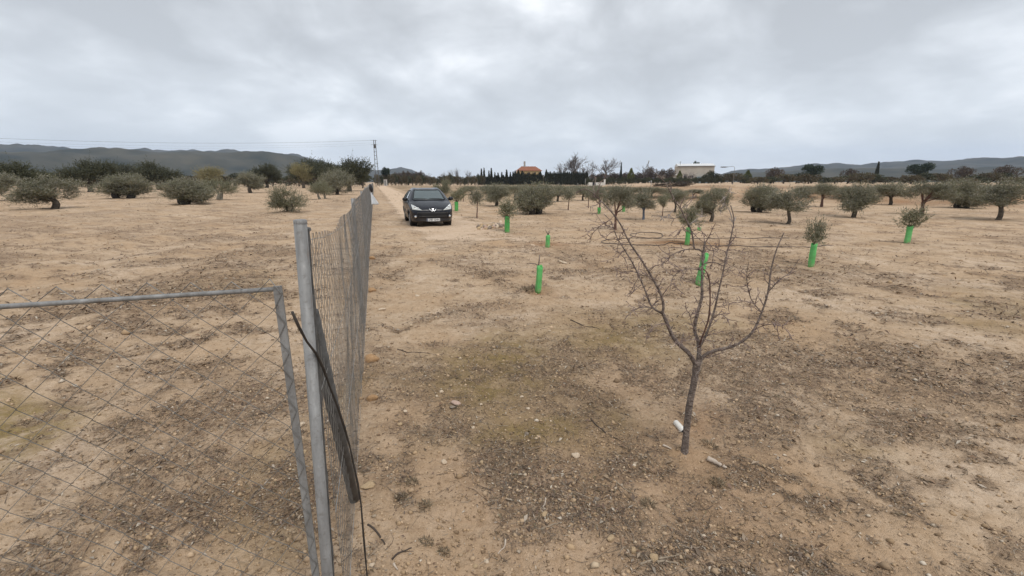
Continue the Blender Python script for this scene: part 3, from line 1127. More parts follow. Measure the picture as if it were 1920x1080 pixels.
def tree_px(name, kind, v, bx, by, w_px, top_py, label, group='olive trees in the field', **kw):
    p = G(bx, by)
    d = math.hypot(p[0], p[1])
    h = at(bx, top_py, d)[2] - p[2]
    return put_tree(name, kind, v, p, px2m(w_px, p), h, label, 'tree', group, **kw)


ORD = ['first', 'second', 'third', 'fourth', 'fifth', 'sixth', 'seventh', 'eighth', 'ninth', 'tenth', 'eleventh', 'twelfth', 'thirteenth', 'fourteenth', 'fifteenth', 'sixteenth',
       'seventeenth', 'eighteenth', 'nineteenth']
for t_ in ('twent', 'thirt', 'fort'):
    ORD.append(t_ + 'ieth')
    ORD += [t_ + 'y-' + o_ for o_ in ORD[:9]]
# ---- olive trees of the field (base pixel, crown width, top row)
tree_px('olive_tree', 'old', 0, 1006, 402, 76, 343, 'broad round olive tree with low dark crown in the middle of the field')
tree_px('olive_tree', 'young', 0, 895, 409, 30, 350, 'slender young olive on thin brown trunk right of the black car')
tree_px('olive_tree', 'old', 1, 931, 386, 58, 344, 'olive with dark forked trunk behind the guarded sapling beside the rubble')
tree_px('olive_tree', 'young', 1, 869, 378, 22, 347, 'small thin olive just behind the black car')
tree_px('olive_tree', 'bush', 0, 828, 366, 34, 335, 'bushy olive shrub rising behind the roof of the car')
tree_px('olive_tree', 'young', 0, 1066, 394, 29, 352, 'lone slim olive right of the broad round olive')
tree_px('olive_tree', 'mid', 0, 966, 376, 52, 346, 'grey green olive between the forked olive and the broad round one')
tree_px('olive_tree', 'mid', 1, 1046, 378, 46, 347, 'olive half hidden behind the right side of the broad round olive')
tree_px('olive_tree', 'mid', 0, 1093, 376, 44, 349, 'olive behind the top of the bare almond branch, far from the house')
tree_px('olive_tree', 'mid', 2, 1155, 431, 56, 345, 'olive with leaning reddish trunk behind the bare almond tree')
tree_px('olive_tree', 'mid', 1, 1206, 412, 44, 354, 'olive with blue painted trunk', trunk_mat=M['blue_paint'])
tree_px('olive_tree', 'young', 1, 1242, 405, 26, 360, 'thin stemmed olive right of the blue trunk olive')
tree_px('olive_tree', 'mid', 0, 1265, 398, 48, 355, 'olive below the earth bank and the pile of branches')
tree_px('olive_tree', 'old', 1, 1334, 416, 60, 352, 'dense olive with black trunk at the right, behind the almond twigs')
tree_px('olive_tree', 'young', 0, 1103, 390, 22, 352, 'narrow young olive left of the green guard near the field centre')
for k, (bx, by, w, t) in enumerate([(884, 366, 30, 348), (912, 364, 34, 346), (948, 367, 36, 346), (988, 365, 38, 346), (1022, 363, 34, 346), (1050, 368, 38, 347), (1072, 364, 36, 347), (1096, 369, 38, 347), (1118, 366, 38, 347), (1146, 370, 40, 348), (1180, 368, 40, 349), (1200, 371, 38, 350),
                                    (1222, 370, 34, 350), (1252, 371, 36, 351), (1300, 372, 36, 354), (1352, 372, 30, 352)]):
    tree_px('olive_tree', 'mid', k, bx, by, w, t, 'small far olive, %s from the left in the back row of the field' % ORD[k], 'olives in the far row')
# right of the photograph the orchard goes on
for k, (bx, by, w, t) in enumerate([(1418, 398, 62, 346), (1475, 420, 66, 350), (1540, 388, 56, 342), (1600, 408, 70, 343), (1668, 384, 60, 340), (1730, 402, 74, 338), (1800, 390, 66, 336), (1870, 412, 80, 334),
                                    (1440, 372, 44, 350), (1510, 370, 46, 348), (1580, 371, 44, 349), (1650, 369, 48, 347), (1770, 372, 50, 346), (1840, 370, 50, 345)]):
    tree_px('olive_tree', 'old' if k % 3 == 0 else 'mid', k, bx, by, w, t, 'olive right of the almond tree, %s from the left in the %s row' % (ORD[k if k < 8 else k - 8], 'front' if k < 8 else 'rear'), 'olives right of the almond tree')

# ---- trees left of the fence
tree_px('dark_tree', 'dark', 0, 592, 352, 78, 298, 'large dark evergreen tree beyond the fence at the left', 'trees left of the fence')
tree_px('yellow_tree', 'yellow', 0, 570, 353, 34, 305, 'yellowish tree with dark trunk in front of the dark evergreen', 'trees left of the fence')
tree_px('olive_tree', 'dark', 0, 655, 358, 78, 297, 'tallest dark olive left of the fence, under the power line', 'trees left of the fence')
tree_px('olive_tree', 'bush2', 0, 634, 365, 62, 317, 'grey brown olive at the foot of the tallest dark olive', 'trees left of the fence')
tree_px('olive_tree', 'pale', 0, 605, 373, 50, 338, 'olive with two pale bare trunks left of the fence', 'trees left of the fence')
tree_px('olive_tree', 'dark', 0, 680, 353, 26, 315, 'small dark tree between the tallest olive and the fence', 'trees left of the fence')
tree_px('dark_tree', 'dark', 0, 618, 350, 48, 309, 'dark tree filling the gap behind the two trunked olive', 'trees left of the fence')
tree_px('olive_shrub', 'bush', 0, 540, 396, 62, 346, 'low olive shrub left of the fence end post', 'trees left of the fence')
left_trees = [('old', 470, 362, 60, 322), ('dark', 500, 352, 56, 308), ('pale', 410, 374, 66, 334), ('old', 345, 384, 84, 334), ('dark', 300, 356, 70, 304), ('old', 235, 372, 78, 326),
              ('dark', 170, 360, 80, 300), ('old', 105, 392, 100, 330), ('dark', 50, 366, 84, 304), ('old', -20, 376, 90, 318), ('yellow', 400, 354, 46, 312), ('dark', 220, 352, 60, 306)]
left_trees.sort(key=lambda q: -q[1])
for k, (kind, bx, by, w, t) in enumerate(left_trees):
    tree_px('olive_tree', kind, k, bx, by, w, t, '%s olive over the gate, %s counted leftwards from the end post' % ({'old': 'grey green', 'dark': 'dark', 'pale': 'pale trunked', 'yellow': 'yellowish'}[kind], ORD[k]), 'trees in the field left of the gate')

# ------------------------------------------------------------------ saplings in green guards
M['guard'] = None


def guard_material():
    m, nt, b = mat_new('green_tree_guard')
    co = objco(nt)
    n = noise(nt, co, 7, 4)
    c = ramp(nt, n, [(0.3, (0.085, 0.50, 0.115)), (0.7, (0.16, 0.66, 0.19))])
    sz = nd(nt, 'ShaderNodeSeparateXYZ')
    nt.links.new(co, sz.inputs[0])
    mud = wmath('MULTIPLY', ramp(nt, sz.outputs[2], [(0.0, 0.9), (0.09, 0.35), (0.3, 0.12)]), ramp(nt, noise(nt, co, 30, 5), [(0.38, 0.0), (0.62, 1.0)]), nt)
    c = mixc(nt, mud, c, (0.42, 0.32, 0.20))
    nt.links.new(c, b.inputs['Base Color'])
    oi = nd(nt, 'ShaderNodeObjectInfo')
    hv = nd(nt, 'ShaderNodeHueSaturation')
    nt.links.new(c, hv.inputs['Color'])
    nt.links.new(wmath('ADD', wmath('MULTIPLY', oi.outputs['Random'], 0.25, nt), 0.95, nt), hv.inputs['Value'])
    nt.links.new(wmath('ADD', wmath('MULTIPLY', oi.outputs['Random'], -0.12, nt), 1.03, nt), hv.inputs['Saturation'])
    c = hv.outputs[0]
    nt.links.new(c, b.inputs['Base Color'])
    b.inputs['Roughness'].default_value = 0.6
    t = nd(nt, 'ShaderNodeBsdfTranslucent')
    nt.links.new(c, t.inputs[0])
    mx = nd(nt, 'ShaderNodeMixShader')
    mx.inputs[0].default_value = 0.30
    nt.links.new(b.outputs[0], mx.inputs[1])
    nt.links.new(t.outputs[0], mx.inputs[2])
    nt.links.new(mx.outputs[0], nt.nodes['Material Output'].inputs[0])
    return m


M['guard'] = guard_material()


def guard_mesh(h, r, seed):
    """square-ish folded plastic sleeve with rounded corners, open on top"""
    rng = np.random.default_rng(seed)
    n, rows = 20, 9
    vs, fs = [], []
    ph = rng.uniform(0, 6.28)
    for j in range(rows + 1):
        t = j / rows
        for i in range(n):
            a = 2 * math.pi * i / n
            sq = 1 / max(abs(math.cos(a)), abs(math.sin(a))) ** 0.55
            rr = r * sq * (1 + 0.05 * math.sin(3 * a + ph + t * 4) + 0.04 * math.sin(t * 7 + ph))
            tip = 0.02 * math.sin(2 * a + ph) if j == rows else 0
            vs.append((rr * math.cos(a), rr * math.sin(a), t * h + tip - 0.02))
    for j in range(rows):
        for i in range(n):
            i2 = (i + 1) % n
            fs.append((j * n + i, j * n + i2, (j + 1) * n + i2, (j + 1) * n + i))
    me = bpy.data.meshes.new('tree_guard')
    me.from_pydata(vs, [], fs)
    me.materials.append(M['guard'])
    me.polygons.foreach_set('use_smooth', [True] * len(me.polygons))
    return me


def guard(bx, by, top_py, w_px, label, lean=(0, 0)):
    p = G(bx, by)
    d = math.hypot(p[0], p[1])
    h = at(bx, top_py, d)[2] - p[2]
    r = px2m(w_px, p) / 2 * 0.92
    o = inst('tree_guard', guard_mesh(h, r, int(bx)), None, p, RNG.uniform(0, 1.5))
    o.rotation_euler = (lean[0], lean[1], o.rotation_euler.z)
    sm = o.modifiers.new('solid', 'SOLIDIFY')
    sm.thickness = 0.003
    tag(o, label, 'tree guard', 'green tree guards')
    return p, h


def sapling(p, h, name, label, tips):
    """bare whip: tips = [(x, z, radius)] polyline offsets relative to the guard top"""
    e = empty(name, p)
    b = MB()
    b.tube([(0, 0, -0.05), (0.004, 0, h * 0.5), (0.0, 0.004, h + 0.01)], [0.012, 0.011, 0.010], 7)
    b.build('stem', M['bark_almond'], e, True)
    for pts in tips:
        b = MB()
        b.tube([(0, 0.003, h - 0.02)] + [(x, 0.01 * i, h + z) for i, (x, z) in enumerate(pts)], [0.010] + [max(0.003, 0.009 - 0.0025 * i) for i in range(len(pts))], 6)
        b.build('branch', M['bark_almond'], e, True)
    tag(e, label, 'sapling', 'saplings in guards')


p, h = guard(1009, 548, 497, 11, 'nearest green tree guard, short tube in the open sand', (0, R(3)))
sapling(p, h, 'sapling', 'bare dark stick rising from the nearest green guard', [[(0.01, 0.08), (0.015, 0.17)], [(-0.05, 0.02), (-0.16, 0.03)]])
p, h = guard(1027, 463, 440, 8, 'short green tree guard in a round earth basin')
sapling(p, h, 'sapling', 'forked bare twig rising from the guard in the earth basin', [[(-0.03, 0.05), (-0.07, 0.14)], [(0.03, 0.05), (0.05, 0.12)], [(0.0, 0.04), (0.01, 0.10)]])
p, h = guard(951, 436, 405, 10, 'green tree guard under a bushy sapling beside the stone rubble')
put_tree('olive_sapling', 'sap', 0, p, px2m(37, p), at(951, 370, math.hypot(p[0], p[1]))[2] - p[2], 'bushy olive sapling in the guard beside the stone rubble', 'sapling', 'saplings in guards')
p, h = guard(1310, 534, 473, 12, 'tall leaning green tree guard behind the almond trunk', (0, R(7)))
sapling(p, h, 'sapling', 'thin bare whip in the leaning guard behind the almond', [[(0.02, 0.05), (0.02, 0.12)]])
p, h = guard(1288, 460, 426, 9, 'green tree guard beside the coiled black hose', (0, R(2)))
put_tree('olive_sapling', 'sap', 1, p, px2m(50, p), at(1288, 380, math.hypot(p[0], p[1]))[2] - p[2], 'bushy olive sapling in the guard beside the coiled hose', 'sapling', 'saplings in guards')
p, h = guard(856, 396, 378, 7, 'far green tree guard just right of the black car')
put_tree('olive_sapling', 'sap', 0, p, px2m(27, p), at(856, 353, math.hypot(p[0], p[1]))[2] - p[2], 'olive sapling in the far guard right of the car', 'sapling', 'saplings in guards')
p, h = guard(1123, 401, 388, 6, 'far green tree guard under a wide olive crown')
put_tree('olive_sapling', 'mid', 2, p, px2m(36, p), at(1123, 350, math.hypot(p[0], p[1]))[2] - p[2], 'wide crowned olive growing out of a far guard', 'sapling', 'saplings in guards')
p, h = guard(1169, 397, 386, 6, 'far green tree guard right of the leaning reddish trunk')
put_tree('olive_sapling', 'sap', 0, p, px2m(26, p), at(1169, 355, math.hypot(p[0], p[1]))[2] - p[2], 'olive sapling right of the leaning reddish trunk', 'sapling', 'saplings in guards')
p, h = guard(1311, 432, 425, 7, 'stub of green guard in front of the dense dark trunk olive')
# right of the photograph
p, h = guard(1520, 500, 455, 10, 'green tree guard in the sand far right of the almond tree')
put_tree('olive_sapling', 'sap', 1, p, px2m(44, p), at(1520, 405, math.hypot(p[0], p[1]))[2] - p[2], 'olive sapling in the guard far right of the almond tree', 'sapling', 'saplings in guards')
p, h = guard(1700, 456, 422, 9, 'green tree guard at the right end of the orchard')
put_tree('olive_sapling', 'sap', 0, p, px2m(38, p), at(1700, 384, math.hypot(p[0], p[1]))[2] - p[2], 'olive sapling at the right end of the orchard', 'sapling', 'saplings in guards')

# ------------------------------------------------------------------ bare almond tree in the right foreground
A_BASE = G(1284, 845)
A_D = math.hypot(A_BASE[0], A_BASE[1])


def apt(px, py, dd=0.0):
    return at(px, py, A_D + dd) - A_BASE


def smooth_path(ps, sub=3):
    ps = [np.array(p, float) for p in ps]
    out = []
    for i in range(len(ps) - 1):
        p0, p1, p2, p3 = ps[max(i - 1, 0)], ps[i], ps[i + 1], ps[min(i + 2, len(ps) - 1)]
        for k in range(sub):
            t = k / sub
            out.append(0.5 * ((2 * p1) + (-p0 + p2) * t + (2 * p0 - 5 * p1 + 4 * p2 - p3) * t * t + (-p0 + 3 * p1 - 3 * p2 + p3) * t ** 3))
    out.append(ps[-1])
    return out


almond = empty('almond_tree', A_BASE)
tag(almond, 'small bare almond tree with twisting branches in the right foreground', 'tree')
arng = np.random.default_rng(5)


def knobby(rad, n, rng, amt=0.10):
    return [r * (1 + rng.uniform(-amt, amt)) for r in rad]


def limb(name, pix, d0, d1, r0, r1, mat, spur=1.0, sides=7, bow=0.0):
    """traced limb: pixels, distance offset from d0 to d1, radius from r0 to r1 (m)"""
    n = len(pix)
    pts = [apt(x, y, d0 + (d1 - d0) * (i / (n - 1)) + bow * math.sin(math.pi * i / (n - 1))) for i, (x, y) in enumerate(pix)]
    pts = smooth_path(pts, 3)
    m = len(pts)
    rad = [(r0 + (r1 - r0) * (i / (m - 1)) ** 0.62) * 0.69 for i in range(m)]
    rad = knobby(rad, m, arng)
    b = MB()
    b.tube(pts, rad, sides)
    o = b.build(name, mat, almond, True)
    # spurs: short crooked twigs with knots
    tw = MB()
    length = sum(np.linalg.norm(pts[i + 1] - pts[i]) for i in range(m - 1))
    cnt = int(length * 52 * spur)
    for _ in range(cnt):
        i = int(arng.integers(max(1, m // 8), max(3, int(m * 0.86))))
        t = unit(pts[min(i + 1, m - 1)] - pts[i - 1])
        d = unit(np.cross(t, arng.normal(size=3)) * 1.0 + t * arng.uniform(0.1, 0.9))
        L = arng.choice([0.02, 0.035, 0.06, 0.10, 0.16], p=[0.34, 0.28, 0.22, 0.12, 0.04]) * arng.uniform(0.7, 1.3)
        k = 5 if L > 0.05 else 3
        p = pts[i]
        pp, rr = [p], [min(0.0042, rad[i] * 0.7)]
        for q in range(k):
            d = unit(d + arng.normal(0, 0.28, 3) + np.array([0, 0, -0.04 if arng.random() < 0.5 else 0.10]))
            p = p + d * L / k
            pp.append(p)
            rr.append((0.0032 - 0.0018 * (q + 1) / k) * (1.5 if (q == k - 1 and arng.random() < 0.5) else 1))
        tw.tube(pp, [q_ * 0.9 for q_ in rr], 4)
        if L > 0.07:
            for _2 in range(3):
                j = int(arng.integers(1, len(pp)))
                d2 = unit(arng.normal(size=3))
                tw.tube([pp[j], pp[j] + d2 * 0.012, pp[j] + d2 * 0.024 + arng.normal(0, 0.004, 3)], [0.0022, 0.0018, 0.0022], 4)
    if tw.v:
        s = tw.build('spurs', M['twig_almond'] if mat is not M['twig_pale'] else M['twig_pale'], o)
        s['kind'] = 'stuff'
    return o


BA, TW, TP = M['bark_almond'], M['twig_almond'], M['twig_pale']
b = MB()
tp = smooth_path([apt(1281, 862, -0.02), apt(1284, 842), apt(1287, 809), apt(1290, 780), apt(1294, 752), apt(1300, 724), apt(1304, 700), apt(1307, 678)], 4)
n = len(tp)
b.tube(tp, knobby([0.0205 + 0.020 * math.exp(-i / 2.6) + (0.003 if i > n - 5 else 0) for i in range(n)], n, arng, 0.05), 12)
b.build('trunk', BA, almond, True)
limb('branch', [(1306, 690), (1300, 676), (1291, 662), (1271, 644), (1260, 628), (1249, 602), (1242, 586)], 0, -0.10, 0.024, 0.0145, BA, 0.8, 9)
limb('branch', [(1242, 588), (1244, 572), (1238, 550), (1229, 532), (1216, 509), (1199, 482), (1185, 462), (1174, 443), (1163, 420), (1147, 398), (1133, 383), (1116, 366), (1097, 354), (1080, 362)], -0.10, -0.30, 0.0135, 0.004, BA, 0.9)
limb('branch', [(1242, 588), (1222, 575), (1211, 548), (1199, 520), (1187, 495), (1172, 470), (1160, 451), (1152, 434), (1145, 415), (1133, 402)], -0.10, 0.10, 0.0105, 0.003, BA, 1.5)
limb('branch', [(1241, 586), (1219, 577), (1199, 577), (1183, 586), (1172, 598)], -0.10, -0.25, 0.0065, 0.0025, BA, 1.2)
limb('branch', [(1256, 618), (1245, 606), (1228, 612), (1214, 625), (1211, 640)], -0.08, -0.2, 0.0048, 0.002, TW, 1.2, 6)
limb('branch', [(1228, 531), (1206, 512), (1190, 533), (1181, 550), (1183, 557)], -0.13, -0.05, 0.0045, 0.002, TW, 1.4, 6)
limb('branch', [(1213, 507), (1228, 499), (1243, 494)], -0.15, -0.22, 0.004, 0.0018, TW, 1.0, 6)
limb('branch', [(1187, 508), (1168, 511), (1155, 516)], 0.0, 0.12, 0.0038, 0.0018, TW, 1.0, 6)
limb('branch', [(1147, 410), (1128, 422), (1112, 437), (1105, 455)], -0.2, -0.1, 0.0040, 0.0018, TW, 1.3, 6)
limb('branch', [(1163, 440), (1158, 465), (1160, 483)], -0.2, -0.1, 0.0035, 0.0018, TW, 1.3, 6)
limb('branch', [(1128, 378), (1118, 384), (1108, 389)], -0.26, -0.28, 0.0034, 0.002, TP, 0.4, 6)
# central leader
limb('branch', [(1307, 690), (1311, 660), (1309, 640), (1303, 622), (1304, 604), (1310, 579), (1316, 557), (1316, 529), (1317, 500), (1319, 473), (1322, 453)], 0, 0.16, 0.021, 0.009, BA, 0.9, 9)
limb('branch', [(1319, 474), (1311, 468), (1302, 466), (1299, 446), (1294, 426), (1284, 408), (1276, 390), (1269, 382), (1260, 366), (1254, 354), (1244, 339), (1237, 331), (1227, 323), (1215, 313), (1217, 301)], 0.15, 0.02, 0.0095, 0.003, BA, 0.55)
limb('branch', [(1303, 467), (1285, 468), (1263, 476), (1247, 489), (1241, 500)], 0.15, 0.02, 0.0058, 0.0022, BA, 1.3)
limb('branch', [(1316, 507), (1294, 504), (1274, 509), (1260, 523), (1256, 545)], 0.14, -0.02, 0.0058, 0.0022, BA, 1.3)
limb('branch', [(1290, 504), (1280, 517), (1275, 528)], 0.09, 0.02, 0.0034, 0.0018, TW, 1.2, 6)
limb('branch', [(1278, 391), (1289, 379), (1303, 367)], 0.12, 0.08, 0.0042, 0.0022, TP, 0.8, 6)
limb('branch', [(1280, 402), (1264, 410), (1250, 408)], 0.12, 0.2, 0.0036, 0.002, TP, 0.8, 6)
limb('branch', [(1292, 422), (1309, 409), (1326, 405)], 0.13, 0.2, 0.0040, 0.002, TP, 0.8, 6)
limb('branch', [(1297, 440), (1283, 430), (1270, 437), (1268, 448)], 0.13, 0.05, 0.0038, 0.0018, TW, 1.2, 6)
limb('branch', [(1296, 432), (1308, 446), (1320, 454)], 0.13, 0.16, 0.0040, 0.0022, TW, 0.8, 6)
# crown of cut stubs on the leader
limb('branch', [(1322, 456), (1331, 440), (1338, 425), (1342, 418)], 0.16, 0.1, 0.0048, 0.002, TW, 1.4, 6)
limb('branch', [(1322, 456), (1318, 438), (1308, 424)], 0.16, 0.24, 0.0042, 0.002, TW, 1.2, 6)
limb('branch', [(1317, 497), (1329, 492), (1343, 493), (1357, 499)], 0.15, 0.24, 0.0062, 0.0035, BA, 1.0)
# right hand limbs
limb('branch', [(1306, 690), (1318, 669), (1338, 658), (1365, 652), (1392, 640), (1414, 618), (1428, 586), (1440, 548), (1446, 505), (1456, 468), (1470, 436)], 0, 0.14, 0.021, 0.004, BA, 0.9, 9)
limb('branch', [(1309, 655), (1316, 634), (1327, 604), (1331, 575), (1331, 532), (1326, 512), (1318, 504)], 0.02, -0.12, 0.0105, 0.004, M['bark_red'], 1.0)
limb('branch', [(1311, 652), (1322, 632), (1333, 604), (1341, 576), (1347, 548), (1354, 518), (1360, 490), (1364, 470), (1372, 438), (1376, 410), (1370, 385)], 0.02, 0.22, 0.0125, 0.004, BA, 1.1)
limb('branch', [(1350, 535), (1341, 528), (1337, 532)], 0.1, 0.0, 0.004, 0.002, TW, 1, 6)
limb('branch', [(1376, 425), (1368, 395), (1358, 381), (1364, 362), (1369, 348)], 0.2, 0.1, 0.0040, 0.002, TP, 0.7, 6)
limb('branch', [(1358, 383), (1353, 392), (1350, 402)], 0.13, 0.1, 0.003, 0.0018, TP, 0.5, 6)
limb('branch', [(1363, 473), (1348, 468), (1338, 478), (1332, 487)], 0.2, 0.12, 0.0036, 0.0018, TW, 1.3, 6)
limb('branch', [(1303, 620), (1296, 604), (1294, 590), (1286, 579), (1286, 566)], 0.03, -0.05, 0.0048, 0.002, TW, 1.4, 6)
limb('branch', [(1308, 640), (1300, 636), (1280, 640), (1262, 650)], 0.0, -0.15, 0.0035, 0.0016, TW, 1.2, 6)
limb('branch', [(1333, 600), (1345, 590), (1358, 592), (1368, 606)], 0.05, -0.08, 0.0036, 0.0018, TW, 1.3, 6)
limb('branch', [(1341, 570), (1356, 566), (1372, 571)], 0.08, 0.0, 0.0034, 0.0016, TW, 1.2, 6)
limb('branch', [(1428, 586), (1408, 560), (1400, 522), (1404, 490)], 0.1, -0.05, 0.006, 0.002, BA, 1.3)
limb('branch', [(1440, 548), (1462, 524), (1480, 512), (1498, 486)], 0.1, 0.2, 0.006, 0.002, BA, 1.3)
limb('branch', [(1414, 618), (1440, 608), (1466, 612), (1484, 630)], 0.1, 0.0, 0.005, 0.002, TW, 1.3, 6)
# thin twine hanging round the trunk
b = MB()
b.tube(smooth_path([apt(1312, 648, -0.06), apt(1300, 655, -0.07), apt(1316, 668, -0.06), apt(1314, 690, -0.055), apt(1304, 704, -0.06), apt(1311, 715, -0.05), apt(1308, 735, -0.045)], 4), 0.0016, 4)
tw_ = b.build('twine', M['twig_pale'], None)
tw_.location = [float(c) for c in A_BASE]
tag(tw_, 'thin pale twine looped round the almond trunk fork', 'twine')

# ------------------------------------------------------------------ far vegetation


def col_variant(seed, h, r, n, mat, leaf, power=1.0, up=1.2, base=0.02, bulge=0.35):
    """column or cone of upright sprays"""
    rng = np.random.default_rng(seed)
    t = rng.uniform(base, 1.0, n) ** power
    prof = np.clip(np.sin(np.pi * np.clip(t, 0, 1) ** bulge), 0.04, 1) * (1 + 0.3 * vnoise(t * 9, t * 0 + seed, seed))
    a = rng.uniform(0, 2 * np.pi, n)
    rr = r * prof * rng.uniform(0.6, 1.05, n) ** 0.6
    P = np.stack([rr * np.cos(a), rr * np.sin(a), t * h], 1)
    D = unit(np.stack([np.cos(a) * 0.45, np.sin(a) * 0.45, np.full(n, up)], 1) + rng.normal(0, 0.25, (n, 3)))
    V, Fq = leaf_arrays(P, D, leaf[0] * rng.uniform(0.6, 1.3, n), leaf[1] * rng.uniform(0.6, 1.3, n), rng)
    crown = big_mesh('crown', V, Fq, mat)
    b = MB()
    b.tube([(0, 0, -0.3), (0.03, 0, h * 0.3), (0, 0.02, h * 0.85)], [r * 0.16, r * 0.12, r * 0.03], 6)
    return dict(crown=crown, trunk=b.mesh('trunk', M['bark_olive'], True), h=float(V[:, 2].max()), w=float(V[:, 0].max() - V[:, 0].min()))


def round_variant(seed, rad, zc, trunk_h, trunk_r, n, mat, leaf, lump=0.4, low=-0.7, lumps=16):
    rng = np.random.default_rng(seed)
    P, out, d = lumpy_points(rng, n, rad, lumps, lump, zc, low)
    D = unit(out * 0.6 + np.array([0, 0, 0.35]) + rng.normal(0, 0.5, (n, 3)))
    V, Fq = leaf_arrays(P, D, leaf[0] * rng.uniform(0.6, 1.3, n), leaf[1] * rng.uniform(0.6, 1.3, n), rng)
    crown = big_mesh('crown', V, Fq, mat)
    segs = [(wavy((0, 0, -0.3), (0, 0, trunk_h), 5, trunk_r * 0.3, rng), [trunk_r * 1.3, trunk_r, trunk_r * 0.95, trunk_r * 0.9, trunk_r * 0.85, trunk_r * 0.8])]
    for k in range(6):
        e = P[rng.integers(0, n)] * np.array([0.7, 0.7, 1]) - np.array([0, 0, 0.1])
        segs.append(([(0, 0, trunk_h * 0.9), (e + np.array([0, 0, trunk_h])) / 2, e], [trunk_r * 0.5, trunk_r * 0.3, trunk_r * 0.1]))
    return dict(crown=crown, trunk=limb_mesh('trunk', segs, M['bark_olive'], 6), h=float(np.percentile(V[:, 2], 99.7)), w=float(np.percentile(V[:, 0], 99.5) - np.percentile(V[:, 0], 0.5)))


VAR['cypress'] = [col_variant(101 + k, 9, 1.05, 1700, M['leaf_cypress'], (0.75, 0.22), 1.1, bulge=0.40) for k in range(3)]
VAR['hedge'] = [col_variant(111 + k, 6.5, 1.5, 1900, M['leaf_cypress'], (0.65, 0.24), 0.85, bulge=0.62) for k in range(3)]
VAR['golden'] = [col_variant(121, 6, 2.1, 1700, M['leaf_conifer'], (0.6, 0.25), 1.2, 0.9, bulge=0.45)]
VAR['pine'] = [round_variant(131, (2.6, 2.6, 1.9), 4.3, 2.6, 0.25, 2600, M['leaf_pine'], (0.5, 0.2), 0.42)]
VAR['shrub'] = [round_variant(141 + k, (2.2, 2.2, 1.5), 1.7, 0.9, 0.16, 1700, M['leaf_dark'] if k % 2 else M['leaf_thicket'], (0.42, 0.16), 0.42, -0.9) for k in range(4)]
VAR['brown'] = [round_variant(151, (2.4, 2.4, 1.9), 2.4, 1.0, 0.18, 1700, M['leaf_brown'], (0.42, 0.16), 0.42, -0.9)]


def far_tree(name, kind, v, px, dist, w_px, top_py, label, cat='tree', group=None):
    p = at(px, 345, dist)
    g = float(H(p[0], p[1]))
    p = np.array([p[0], p[1], g])
    h = at(px, top_py, dist)[2] - g
    return put_tree(name, kind, v, p, px2m(w_px, p), h, label, cat, group)


# spiky cypresses left of the house
for k, (x, t, w, d) in enumerate([(903, 315, 8, 232), (908, 313.5, 8, 234), (917, 319, 8, 233), (921.5, 314, 8, 236), (928, 322, 7, 232), (934, 323, 9, 236), (941, 322, 8, 233), (950, 317, 10, 232), (957, 322, 8, 235), (962, 321, 8, 231)]):
    far_tree('cypress', 'cypress', k, x, d, w, t, 'thin pointed cypress, %s from the left in the spiky row' % ORD[k], 'tree', 'spiky cypress row')
for k in range(15):
    x = 900 + k * 4.4
    far_tree('cypress', 'hedge', k, x, 238 + (k % 3), 11, 329 + 2 * math.sin(k * 2.3), 'low dark cypress at the foot of the spiky row, %s from the left' % ORD[k], 'tree', 'cypresses at the foot of the row')
for k in range(14):
    x = 966 + k * 3.7
    far_tree('cypress', 'hedge', k, x, 228 + (k % 2), 10, 324 + 1.2 * math.sin(k * 1.9), 'clipped cypress before the yellow house, %s from the left in its hedge' % ORD[k], 'tree', 'cypress hedge of the house')
for k, (x, t) in enumerate([(966, 319), (972, 317.5), (979, 319), (1013, 321)]):
    far_tree('cypress', 'hedge', k, x, 231, 11, t, 'taller dark evergreen at the yellow house, %s from the left' % ORD[k], 'tree', 'evergreens at the house wall')
for k in range(22):
    x = 1024 + k * 3.6
    far_tree('cypress', 'hedge', k + 1, x, 222 + (k % 2), 10, 321.5 + 1.2 * math.sin(k * 2.6) - (5 if k == 0 else 0), 'dense hedge cypress below the bare trees, %s from the left' % ORD[k], 'tree', 'dense cypress hedge')
far_tree('cypress', 'cypress', 1, 1163, 250, 7, 303, 'lone slim cypress between the bare trees', 'tree')
far_tree('conifer', 'golden', 0, 1182, 246, 20, 314, 'yellow green conical conifer right of the lone cypress', 'tree')
far_tree('conifer', 'golden', 0, 1273, 246, 17, 319, 'yellow green bush in front of the pale warehouse', 'tree')
far_tree('pine_tree', 'pine', 0, 725, 226, 21, 314, 'round dark pine at the end of the track', 'tree')
far_tree('pine_tree', 'pine', 0, 1302, 330, 17, 303, 'round pine crown showing above the warehouse roof', 'tree')
far_tree('brown_tree', 'brown', 0, 1219, 252, 20, 313, 'dark brown tree at the left of the warehouse', 'tree')
far_tree('brown_tree', 'brown', 0, 1240, 256, 22, 317, 'brown rounded tree next to the warehouse', 'tree')
far_tree('brown_tree', 'brown', 0, 1256, 254, 18, 315, 'brown tree touching the left wall of the warehouse', 'tree')
for k, (x, w, t) in enumerate([(1330, 26, 320), (1342, 18, 325), (1318, 14, 329), (1352, 14, 330)]):
    far_tree('dark_shrub', 'shrub', 1, x, 215, w, t, 'dark shrub at the warehouse corner, %s from the left' % ORD[sorted((1330, 1342, 1318, 1352)).index(x)], 'shrub', 'shrubs at the warehouse corner')
